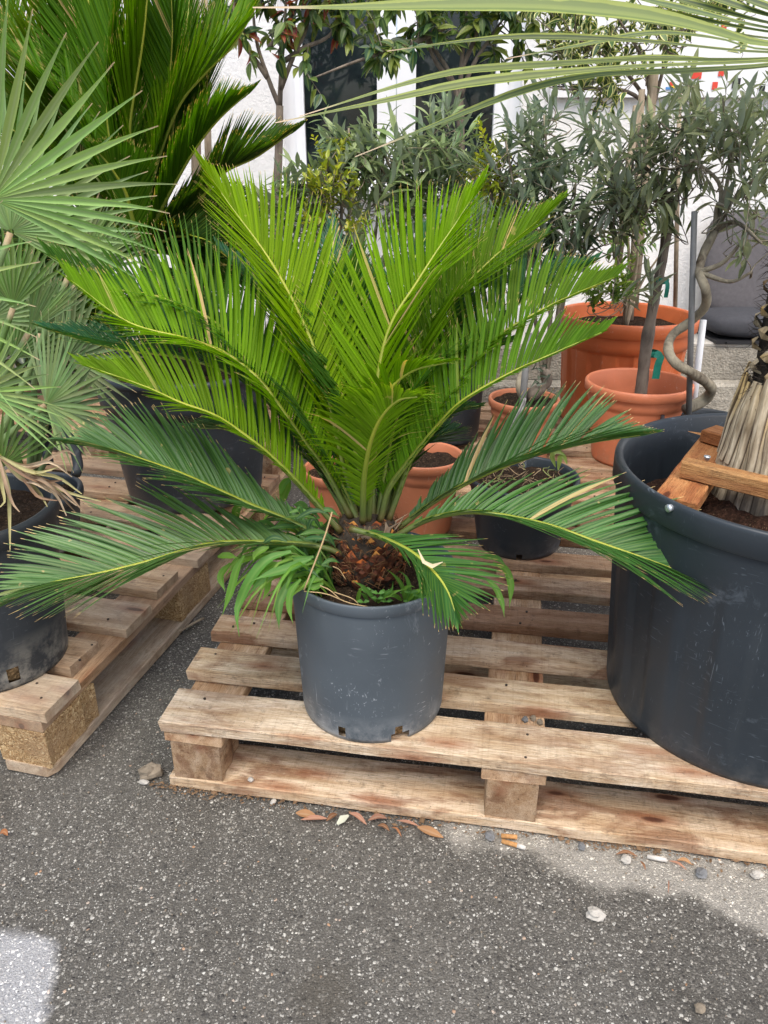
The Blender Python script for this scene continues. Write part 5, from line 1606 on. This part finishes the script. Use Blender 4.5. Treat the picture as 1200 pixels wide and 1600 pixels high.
# shrubs behind the central palm
def center_olives():
    b1 = Vector((-.06, 2.55, .15))
    olive('young grey-green olive with upright sprigs before the left window pane', b1, stems_to(b1, [aty(545, 200, 2.5), aty(600, 240, 2.55), aty(470, 250, 2.55), aty(520, 280, 2.5), aty(640, 230, 2.6)]),
          [Z(530, 290, 2.5, .16, .12, .12, 1), Z(600, 300, 2.55, .14, .12, .12, .9), Z(470, 320, 2.5, .12, .1, .10, .7), Z(545, 220, 2.5, .05, .05, .06, .25), Z(605, 240, 2.5, .05, .05, .07, .25), Z(540, 390, 2.5, .22, .15, .10, .8)], 80, 61, OL, leafL=.085, leafW=.019, gap=.021)
    b2 = Vector((.25, 2.6, .15))
    olive('pale olive with tall sprigs before the right window pane', b2, stems_to(b2, [aty(690, 190, 2.55), aty(655, 250, 2.6), aty(740, 240, 2.6), aty(700, 300, 2.5)]),
          [Z(690, 250, 2.55, .10, .1, .13, 1), Z(650, 300, 2.55, .12, .1, .1, .8), Z(740, 290, 2.6, .10, .1, .10, .6), Z(690, 380, 2.55, .2, .15, .1, .8)], 64, 62, OL, leafL=.085, leafW=.018, gap=.021)
    b3 = Vector((.50, 2.35, .35))
    olive('dense dark olive bush right of the central palm', b3, stems_to(b3, [aty(790, 220, 2.3), aty(850, 180, 2.35), aty(900, 280, 2.3), aty(940, 250, 2.35), aty(820, 330, 2.25), aty(880, 380, 2.25)]),
          [Z(850, 310, 2.3, .16, .14, .12, 1.4), Z(800, 260, 2.35, .10, .1, .12, .8), Z(900, 250, 2.35, .10, .1, .12, .6), Z(930, 330, 2.3, .12, .1, .10, .8), Z(850, 400, 2.3, .18, .12, .10, 1.0), Z(840, 180, 2.35, .08, .06, .07, .3), Z(780, 370, 2.3, .12, .1, .1, .7)], 86, 63, OLD, leafL=.078, leafW=.0165, gap=.019, twl=(.1, .2))
    b4 = Vector((.755, 2.24, .33))
    tp = [aty(998, 640, 2.235), aty(1003, 600, 2.24), aty(1010, 540, 2.24), aty(1022, 470, 2.25), aty(1036, 400, 2.26), aty(1045, 340, 2.26)]
    o = olive('staked olive with slender trunk and green tape in the coral pot', b4, stems_to(tp[-1], [aty(980, 240, 2.2), aty(1030, 190, 2.2), aty(1080, 230, 2.2), aty(960, 320, 2.2), aty(1060, 300, 2.15)], .03),
          [Z(1000, 260, 2.2, .12, .12, .12, 1.1), Z(1060, 210, 2.25, .12, .12, .13, .9), Z(960, 320, 2.2, .08, .1, .08, .7), Z(1040, 320, 2.15, .12, .1, .10, .9), Z(1010, 450, 2.15, .06, .05, .06, .22)], 46, 64, OLB, leafL=.078, leafW=.016, gap=.021, trunkpath=tp, trunk_r=.017, bark='bark', twl=(.1, .2))
    for (px, py, r, h) in ((1017, 552, .019, .018), (1034, 438, .018, .016)):
        c = aty(px, py, 2.25)
        tb = MB(); tb.lathe((c.x, c.y), [(r, c.z - h / 2), (r + .002, c.z), (r, c.z + h / 2)], 14); tb.build('tie', MAT['tape'], o)
    tb = MB()
    P, _ = spline([aty(1024, 552, 2.225), aty(1032, 558, 2.22), aty(1028, 570, 2.22), aty(1024, 592, 2.22)], 8)
    tb.blade(P, [.022] * 9, Vector((0, -1, .2)), .1)
    tb.build('tie', MAT['tape'], o); tb = MB()
    P, _ = spline([aty(1040, 438, 2.23), aty(1043, 446, 2.22), aty(1040, 465, 2.22)], 8)
    tb.blade(P, [.012] * 9, Vector((0, -1, .2)), .1)
    tb.build('tie', MAT['tape'], o)
    b5 = Vector((.90, 2.05, .31))
    sp = [aty(1070, 640, 2.08), aty(1100, 625, 2.10), aty(1111, 606, 2.06), aty(1085, 585, 2.0), aty(1055, 567, 2.0), aty(1044, 545, 2.03), aty(1052, 522, 2.08), aty(1080, 502, 2.08), aty(1102, 478, 2.04), aty(1102, 450, 2.0), aty(1092, 425, 2.03), aty(1100, 395, 2.06), aty(1118, 360, 2.06)]
    top = sp[-1]
    o = olive('olive with a corkscrew trunk wound round a grey stake', b5, stems_to(top, [aty(1085, 250, 2.05), aty(1140, 200, 2.05), aty(1180, 280, 2.0), aty(1130, 320, 2.0), aty(1190, 380, 1.95)], .03) + [[sp[-3], aty(1140, 440, 1.98), aty(1175, 425, 1.95)], [sp[-3], aty(1130, 410, 2.0), aty(1165, 370, 1.95)]],
          [Z(1120, 250, 2.05, .12, .12, .14, 1.2), Z(1170, 200, 2.1, .12, .1, .12, .8), Z(1160, 330, 2.0, .10, .1, .10, .8), Z(1090, 180, 2.1, .1, .1, .08, .5), Z(1190, 400, 1.95, .05, .05, .06, .15)], 46, 65, OLB, leafL=.075, leafW=.0155, gap=.021, trunkpath=sp, trunk_r=.0135, twl=(.1, .2), leaves_from=.3)
center_olives()

def stakes():
    def stake(label, a, b, r, mat, name='plant_stake'):
        bb = MB(); bb.tube([a, a.lerp(b, .5), b], [r, r, r * .95], 10)
        o = bb.build(name, MAT[mat]); tag(o, label, 'stake', 'plant stakes')
    stake('straight grey stake beside the corkscrew trunk', aty(1076, 650, 2.03), aty(1085, 330, 2.04), .008, 'metal')
    stake('white stake behind the corkscrew trunk', aty(1080, 660, 2.20), aty(1099, 500, 2.22), .010, 'whitestake')
    stake('grey stake leaning in the small terracotta pot', aty(812, 680, 2.12), aty(826, 520, 2.16), .010, 'metal')
    stake('leftmost pale cane behind the dark olive bush', aty(985, 500, 2.75), aty(1003, 140, 2.8), .011, 'cane')
    stake('thick brown cane beneath the variegated shrub', aty(990, 480, 2.8), aty(1022, 110, 2.85), .017, 'cane')
    stake('short leaning cane tip above the dark olive bush', aty(965, 420, 2.7), aty(995, 165, 2.75), .013, 'cane')
    stake('thin upright cane right of the staked olive trunk', aty(1055, 480, 2.8), aty(1062, 140, 2.85), .008, 'cane')
    stake('weathered wooden stake behind the back sago palm', aty(308, 420, 2.7), aty(304, -40, 2.75), .016, 'cane')
    stake('thinner wooden stake next to the weathered one behind the back palm', aty(330, 420, 2.8), aty(318, -40, 2.82), .012, 'cane')
stakes()

def knotted():
    root = thing('knotted_trunk', 'gnarled cut trunk with bark stub in the small terracotta pot', 'plant', (.414, 2.2, .34))
    P, _ = spline([aty(818, 625, 2.2), aty(811, 605, 2.2), aty(813, 590, 2.22), aty(822, 575, 2.24)], 10)
    b = MB(); b.tube(P, [.012 - .0004 * i for i in range(11)], 10); b.build('stem', MAT['olivebark'], root)
    P, _ = spline([aty(826, 622, 2.17), aty(838, 612, 2.16), aty(850, 605, 2.16), aty(857, 590, 2.16), aty(848, 575, 2.17)], 14)
    b = MB(); b.tube(P, [.016, .018, .02, .019, .018, .016, .013, .012, .014, .013, .012, .011, .012, .010, .007], 9); b.build('stub', MAT['bark'], root)
    rnd = random.Random(8)
    for i in range(8):
        p = aty(846 + rnd.uniform(-8, 10), 585 + rnd.uniform(-18, 15), 2.15)
        q = MB(); q.blade([p, p + Vector((rnd.uniform(-.015, .015), -.005, rnd.uniform(-.01, .015))), p + Vector((rnd.uniform(-.03, .03), -.008, rnd.uniform(-.02, .02)))], [.006, .009, .001], Vector((0, -1, .3)), .4, rnd.random())
        q.build('leaf', MAT['olive'], root, color=(.05, .07, .05))
    # crumpled film wrapped round the stake
    f = thing('plastic_film', 'crumpled clear plastic film hanging against the small terracotta pot', 'plastic film', aty(790, 690, 2.05))
    b = MB()
    rows = []
    for i in range(15):
        u = i / 14
        l = [(816, 622), (806, 640), (795, 660), (786, 685), (788, 702)]
        P, _ = spline([aty(a, bb, 2.06) for a, bb in l], 14)
        P2, _ = spline([aty(a, bb, 2.06) for a, bb in [(822, 622), (816, 645), (812, 668), (808, 690), (800, 705)]], 14)
        rows.append([P[i].lerp(P2[i], v / 8) + Vector((0, -.012 * math.sin(v * 1.9 + i * .7), .003 * math.sin(v * 3 + i))) for v in range(9)])
    b.grid(rows)
    b.build('sheet', MAT['film'], f)
knotted()

def photinias():
    DG = [(0.055, 0.110, 0.035), (0.095, 0.160, 0.040), (0.19, .24, .06), (.035, .085, .045)]
    DGR = DG + DG + [(0.22, 0.035, 0.03)]
    def tree(label, base, trunk, limbs, zones, seed, cols, n):
        rnd = random.Random(seed)
        root = thing('photinia_tree', label, 'tree', base, 'small standard trees by the window')
        P, _ = spline(trunk, 16)
        b = MB(); b.tube(P, [.019 - .0004 * i for i in range(17)], 10); b.build('trunk', MAT['bark'], root)
        bb = MB()
        pts = []
        for l in limbs:
            P, _ = spline(l, 16); pts += P[4:]
            bb.tube(P, [.0095 * (1 - .7 * i / 16) for i in range(17)], 7)
        lv = Leaves('broad', [leaf_shape(.062, .026, 6, .1 + .12 * i, .35, .6) for i in range(3)], cols)
        tot = sum(z[2] for z in zones)
        for (c, r, w) in zones:
            for i in range(int(n * w / tot)):
                v = rdir(rnd) * rnd.random() ** .4
                p = Vector(c) + Vector((v.x * r[0], v.y * r[1], v.z * r[2]))
                near = min(pts, key=lambda q: (q - p).length)
                e = p + (p - near) * .15 + rdir(rnd) * .03
                P, L = spline([near, near.lerp(e, .5) + Vector((0, 0, .02)), e], 8)
                bb.tube(P, [.0026 * (1 - .6 * k / 8) for k in range(9)], 4, False)
                for k in range(2, 9):
                    t = (P[min(k + 1, 8)] - P[k - 1]).normalized()
                    for s in range(1 if k < 8 else 3):
                        d = t * .5 + rdir(rnd) * .9 - Vector((0, 0, .3))
                        lv.add(P[k], d, Vector((0, -.4, 1)) + rdir(rnd) * .5, rnd.uniform(.6, 1.15), rnd)
        bb.build('branches', MAT['bark'], root)
        lv.build(root, 300)
    Y = 3.0
    t = lambda x, y, yy=Y: aty(x, y, yy)
    tree('red-tinged photinia tree with forked grey trunk left of the window', t(425, 420, 3.0), [t(430, 440), t(432, 330), t(436, 220), t(437, 165)],
         [[t(437, 168), t(418, 120), t(400, 60), t(392, -30)], [t(437, 165), t(440, 100), t(445, 40), t(448, -40)], [t(438, 140), t(460, 85), t(480, 40), t(488, -30)], [t(418, 122), t(400, 95), t(370, 50), t(365, -20)], [t(445, 95), t(475, 75), t(515, 55), t(540, 10)], [t(420, 75), t(450, 40), t(470, -20)]],
         [Z(400, 8, Y, .10, .12, .12, .6), Z(450, -20, Y, .16, .15, .12, 1.2), Z(510, 25, Y, .12, .1, .10, .9), Z(470, 75, 2.95, .06, .06, .06, .25), Z(490, 130, 2.9, .03, .03, .03, .10), Z(420, 50, 2.95, .12, .08, .10, .4)], 71, DGR, 52)
    tree('green-leaved standard tree with slim trunk before the window mullion', t(718, 460), [t(716, 460), t(718, 330), t(720, 220), t(718, 155)],
         [[t(718, 160), t(700, 110), t(670, 60), t(650, -20)], [t(718, 155), t(722, 90), t(728, 30), t(730, -40)], [t(719, 150), t(740, 100), t(765, 60), t(800, 10)], [t(710, 130), t(680, 95), t(660, 40), t(640, 0)], [t(720, 110), t(745, 50), t(760, -20)],
          [t(700, 40), t(640, 70, 2.95), t(560, 95, 2.9), t(490, 122, 2.9)]],
         [Z(620, 40, Y, .12, .1, .11, 1.0), Z(700, 0, Y, .2, .15, .13, 1.6), Z(790, 30, Y, .12, .1, .12, .8), Z(600, 80, 2.9, .06, .05, .04, .35), Z(755, 75, Y, .07, .06, .07, .35), Z(850, 30, Y, .10, .1, .14, .6), Z(560, 5, Y, .1, .1, .08, .5)], 72, DG, 84)
    # variegated shrub on canes
    b6 = t(1020, 470, 2.9)
    VG = [(0.035, .080, .030), (.055, .11, .035), (.085, .15, .04)]
    olive('cream-edged variegated shrub at upper right in front of the sign', b6, stems_to(t(1020, 170, 2.88), [t(900, 60, 2.85), t(960, 20, 2.85), t(1040, 30, 2.85), t(990, 100, 2.8), t(880, 140, 2.8)], .03),
          [Z(920, 80, 2.85, .13, .12, .13, 1.2), Z(990, 60, 2.85, .13, .12, .12, 1.0), Z(870, 30, 2.85, .10, .1, .1, .7), Z(1060, 20, 2.85, .14, .12, .12, .9), Z(950, 140, 2.8, .12, .08, .06, .4), Z(1150, 10, 2.85, .14, .12, .12, .6)], 75, 73, VG, leafL=.048, leafW=.022, bark='bark', name='variegated_shrub', mat='varieg', cat='shrub', group=None, shp=.6, twl=(.08, .16), gap=.018, upb=.1, ang=(40, 80), leafjit=.6)
    # yellow-green conifers under the window
    YG = [(.36, .42, .03), (.24, .32, .03), (.48, .50, .05)]
    for (lab, px, py, yy, sc, sd) in (('golden yellow shrub glowing behind the pale olive at the mullion', 768, 262, 2.45, .8, 81), ('yellow-green shrub low behind the young olive at the left pane', 520, 282, 2.42, .8, 82)):
        b = t(px, py + 170, yy)
        olive(lab, b, stems_to(b, [t(px - 10, py - 30, yy), t(px + 12, py - 10, yy)], .02),
              [Z(px, py, yy, .10 * sc, .08, .11, 1), Z(px + 5, py + 60, yy, .12 * sc, .1, .10, .9)], 46, sd, YG, leafL=.026, leafW=.012, bark='bark', name='golden_shrub', mat='broad', cat='shrub', group=None, shp=.6, twl=(.05, .1), gap=.010, upb=.8, limit=120, leafjit=.8)
    b8 = Vector((-1.35, 2.95, .15))
    olive('dark evergreen shrub in the gloom behind the left fan palms', b8, stems_to(b8, [t(20, 380, 2.9), t(80, 350, 2.9), t(140, 400, 2.85), t(-40, 300, 2.9)], .02),
          [Z(60, 470, 2.9, .28, .15, .18, 1.2), Z(150, 500, 2.9, .2, .12, .16, .9), Z(0, 400, 2.9, .25, .15, .2, .9), Z(100, 570, 2.9, .3, .12, .1, .8)], 120, 86, [(.035, .07, .03), (.05, .095, .035), (.025, .05, .025)], leafL=.07, leafW=.03, bark='bark', name='leafy_shrub', mat='broad', cat='shrub', group=None, shp=.6, twl=(.1, .18), gap=.02, limit=60)
    # green leafy stems growing in the large orange planter
    b7 = Vector((.822, 2.64, .46))
    olive('leggy green shrub with bare stems in the large orange planter', b7, stems_to(b7, [t(975, 300, 2.65), t(1000, 330, 2.6), t(955, 380, 2.6), t(1030, 400, 2.65)], .02),
          [Z(965, 450, 2.58, .10, .08, .06, .8), Z(990, 360, 2.6, .10, .08, .12, .7), Z(940, 470, 2.58, .07, .06, .04, .4)], 26, 84, [(.13, .24, .05), (.08, .17, .05), (.2, .3, .06)], leafL=.04, leafW=.016, bark='cane', name='leafy_shrub', mat='broad', cat='shrub', group=None, shp=.6, twl=(.08, .15), gap=.016, limit=150)
photinias()

# ================================================================ SEAT ON THE STEP
def seat():
    root = thing('cushioned_seat', 'dark grey cushioned seat on the concrete step at right', 'seat', (1.75, 3.4, .28))
    def pillow(name, c, size, rot, mat, e=3.2):
        b = MB()
        n, m = 24, 14
        rows = []
        sgn = lambda v, p: math.copysign(abs(v) ** p, v)
        for i in range(m + 1):
            ph = -math.pi / 2 + math.pi * i / m
            row = []
            for k in range(n):
                th = 2 * math.pi * k / n
                q = 2 / e
                x = size[0] / 2 * sgn(math.cos(ph), q * .8) * sgn(math.cos(th), q)
                y = size[1] / 2 * sgn(math.cos(ph), q * .8) * sgn(math.sin(th), q)
                z = size[2] / 2 * sgn(math.sin(ph), .75)
                row.append(Vector(c) + Matrix.Rotation(rot, 3, 'X') @ Vector((x, y, z)))
            rows.append(row)
        b.grid(rows, True)
        return b.build(name, MAT[mat], root)
    p = aty(1108, 500, 3.3)
    x0 = p.x
    pillow('seat_cushion', (x0 + .42, 3.36, .345), (.86, .34, .10), 0, 'cushion2', 6)
    pillow('backrest', (x0 + .46, 3.50, .56), (.88, .46, .09), R(74), 'cushion', 6)
    b = MB()
    b.box((x0 + .42, 3.37, .287), (.84, .36, .012))
    for dx in (.05, .78):
        b.box((x0 + dx, 3.37, .2885), (.02, .38, .008))
    b.build('base', MAT['blk'], root, smooth=False)
seat()

# ================================================================ LITTER
def rock(name, label, p, s, mat, seed, cat='stone', group='loose stones'):
    rnd = random.Random(seed)
    b = MB()
    n, m = 10, 7
    rows = []
    for i in range(m + 1):
        ph = -math.pi / 2 + math.pi * i / m
        row = []
        for k in range(n):
            th = 2 * math.pi * k / n
            v = Vector((math.cos(ph) * math.cos(th), math.cos(ph) * math.sin(th), math.sin(ph)))
            f = 1 + .38 * noise.noise(v * 1.5 + Vector((seed * 3.1, 0, 0))) + .2 * noise.noise(v * 3.3 + Vector((0, seed, 0)))
            row.append(Vector((v.x * s[0], v.y * s[1], v.z * s[2])) * f)
        rows.append(row)
    b.grid(rows, True)
    o = obj(name, b.mesh(name, False), MAT[mat], None, Matrix.Translation(Vector(p) + Vector((0, 0, s[2] * .75))) @ Matrix.Rotation(rnd.uniform(0, 3), 4, 'Z'))
    tag(o, label, cat, group)
    return o
def litter():
    rnd = random.Random(91)
    g = lambda x, y, z=0.0: atz(x, y, z)
    rock('stone', 'brown split stone against the left corner of the near pallet', g(236, 1212), (.022, .014, .013), 'stone', 1)
    rock('stone', 'cream chip of stone in front of the split stone', g(225, 1224), (.010, .005, .004), 'stonew', 2)
    for i, (x, y, s, mt, lab) in enumerate([
        (765, 1309, .010, 'stoneg', 'grey pebble left of the cigarette ends'), (908, 1324, .008, 'stoneg', 'bluish pebble at the pallet edge right of the cigarette ends'),
        (978, 1345, .010, 'stonew', 'pale pebble left of the white stub by the pallet edge'), (1095, 1366, .010, 'stoneg', 'grey angular stone near the right edge of the pallet'),
        (1182, 1369, .010, 'stonew', 'white angular stone at the far right edge'), (930, 1432, .013, 'stonew', 'flat pale lump of mortar on the asphalt'),
        (427, 1254, .006, 'stonew', 'white pebble on the asphalt below the pallet foot'), (535, 1281, .005, 'stonew', 'small white pebble near the dry leaves'),
        (1093, 1578, .008, 'stone', 'beige pebble near the bottom right corner')]):
        rock('stone', lab, g(x, y), (s, s * .8, s * .55), mt, 10 + i)
    T = .1455
    rock('stone', 'little grey clod on the left pallet edge', atz(120, 1034, .123), (.008, .007, .006), 'stoneg', 31)
    for i, (x, y) in enumerate(((820, 1127), (833, 1125), (843, 1131))):
        rock('soil_clod', ['left', 'middle', 'right'][i] + ' clod of dry soil on the middle slat of the near pallet', atz(x, y, .124), (.006, .005, .005), ['stoneg', 'stone', 'stone'][i], 40 + i, 'soil clod', 'soil clods between the slats')
    rock('soil_clod', 'pale pellet on the bottom board of the near pallet', atz(392, 1220, .024), (.005, .005, .004), 'stonew', 45, 'soil clod', None)
    # cigarette ends
    for i, (x0, y0, x1, y1, lab) in enumerate([(783, 1306, 808, 1308, 'upper orange cigarette end under the middle block'), (784, 1314, 808, 1321, 'lower orange cigarette end with white paper')]):
        a, b_ = g(x0, y0, .004), g(x1, y1, .004)
        root = thing('cigarette_end', lab, 'cigarette end', a, 'cigarette ends')
        q = MB(); q.tube([a, a.lerp(b_, .9), b_], .0038, 10); q.build('filter', MAT['butt'], root)
        if i == 1:
            q = MB(); q.tube([b_, b_ + (b_ - a) * .25, b_ + (b_ - a) * .55], [.0038, .0042, .003], 9); q.build('paper', MAT['paper'], root)
    a, b_ = g(1011, 1338, .004), g(1042, 1344, .004)
    q = MB(); q.tube([a, a.lerp(b_, .5), b_], [.0035, .004, .0035], 9)
    tag(q.build('paper_stub', MAT['paper']), 'white rolled paper stub beside the dry stalks', 'paper stub')
    # dry leaves along the foot of the pallet
    LV = [((462, 1270), (500, 1276), .020, 'orange-brown dry leaf at the left end of the leaf litter'), ((470, 1281), (520, 1279), .012, 'curled brown dry leaf below the first one'), ((510, 1283), (530, 1270), .012, 'dark dry leaf near the pale leaf scrap'),
          ((545, 1270), (578, 1292), .012, 'slender tan dry leaf under the bottom board'), ((575, 1282), (610, 1278), .013, 'folded tan dry leaf in the middle of the litter'), ((590, 1290), (612, 1300), .010, 'small pinkish dry leaf scrap'),
          ((620, 1282), (662, 1293), .008, 'dark reddish leaf stalk by the big pink leaf'), ((652, 1292), (700, 1312), .020, 'largest pinkish dry leaf at the right end of the litter'), ((612, 1293), (630, 1310), .006, 'short yellow leaf scrap'),
          ((0, 1303), (14, 1306), .012, 'orange leaf scrap at the left picture edge'), ((962, 1335), (1002, 1339), .008, 'tan dry leaf among the right-hand stones'), ((1045, 1345), (1078, 1362), .007, 'long tan stalk right of the paper stub'), ((1058, 1344), (1085, 1352), .009, 'orange dry leaf right of the paper stub'),
          ((1045, 1375), (1044, 1400), .003, 'thin straw on the pale asphalt'), ((1000, 1345), (1010, 1362), .006, 'curled tan husk below the white pebble')]
    for (p0, p1, w, lab) in LV:
        a, b_ = g(*p0, .004), g(*p1, .003)
        b_ = a.lerp(b_, .85); w *= .7
        mid = (a + b_) / 2 + Vector((0, rnd.uniform(-.004, .004), .004))
        P, _ = spline([a, mid, b_], 8)
        q = MB(); q.blade(P, [w * max(.05, math.sin(math.pi * (k / 8 * .94 + .03))) for k in range(9)], Vector((rnd.uniform(-.3, .3), -.3, 1)), .5, rnd.random())
        o = q.build('dry_leaf', MAT['straw'], None, color=rnd.choice([(.30, .13, .06), (.34, .19, .10), (.22, .11, .06), (.34, .18, .13)]))
        tag(o, lab, 'dry leaf', 'dry leaves on the ground')
    q = MB(); q.blade([g(527, 1288, .004), g(535, 1280, .009), g(545, 1274, .008)], [.004, .013, .003], Vector((0, -.4, 1)), .3)
    tag(q.build('leaf_scrap', MAT['straw'], None, color=(.55, .58, .50)), 'pale green-white leaf scrap among the brown leaves', 'leaf scrap')
    # twig on the left pallet and wet leaf in the gap
    P, _ = spline([g(275, 990, .006), g(300, 975, .008), g(318, 966, .006)], 6)
    q = MB(); q.tube(P, .003, 6); tag(q.build('twig', MAT['cane']), 'brown twig on the asphalt between the pallets', 'twig')
    # crumbs of soil, bark and leaf gathered along the foot of the near pallet
    cb = MB()
    ca, sa = math.cos(PAL_YAW), math.sin(PAL_YAW)
    for i in range(1500):
        u = rnd.uniform(-.03, 1.1)
        dens = .25 + .75 * max(0, math.sin(u * 9 + 1)) ** 2
        if rnd.random() > dens: continue
        v = -abs(rnd.gauss(0, .012)) + .004
        x, y = PAL_O[0] + u * ca - v * sa, PAL_O[1] + u * sa + v * ca
        l = rnd.uniform(.001, .0035) * (2.0 if rnd.random() < .10 else 1); w = l * rnd.uniform(.3, .8)
        th = rnd.uniform(0, 3.1)
        dx, dy = Vector((math.cos(th), math.sin(th), rnd.uniform(-.3, .3))), Vector((-math.sin(th), math.cos(th), rnd.uniform(-.3, .3)))
        p = Vector((x, y, .001 + .4 * w))
        cb.add([p - dx * l, p - dy * w, p + dx * l, p + dy * w, p + Vector((0, 0, w * .7))], [(0, 1, 4), (1, 2, 4), (2, 3, 4), (3, 0, 4)], [(rnd.random(), .5, .3)] * 5)
    o = obj('leaf_crumbs', cb.mesh('leaf_crumbs', False), MAT['straw'], color=(.20, .13, .08)); o['kind'] = 'stuff'
    o['label'] = 'crumbs of bark and leaf along the foot of the near pallet'; o['category'] = 'debris'
    # loose grit scattered on the asphalt
    b = MB()
    for i in range(700):
        x = rnd.uniform(-.9, .95); y = .5 + 1.6 * rnd.random() ** 1.6
        s = rnd.uniform(.0008, .0019) * (1.6 if rnd.random() < .04 else 1)
        th = rnd.uniform(0, 3)
        vs = [Vector((x + s * 1.2 * math.cos(th + k * 1.5708) * (1 if k % 2 else .7), y + s * math.sin(th + k * 1.5708), -.002 + s * .3)) for k in range(4)]
        b.add(vs + [Vector((x, y, s * .9 - .001)), Vector((x, y, -.006))], [(0, 1, 4), (1, 2, 4), (2, 3, 4), (3, 0, 4), (1, 0, 5), (2, 1, 5), (3, 2, 5), (0, 3, 5)])
    o = b.build('grit', MAT['stone'], smooth=False); o['kind'] = 'stuff'
    o['label'] = 'loose grit scattered on the asphalt'; o['category'] = 'grit'
litter()
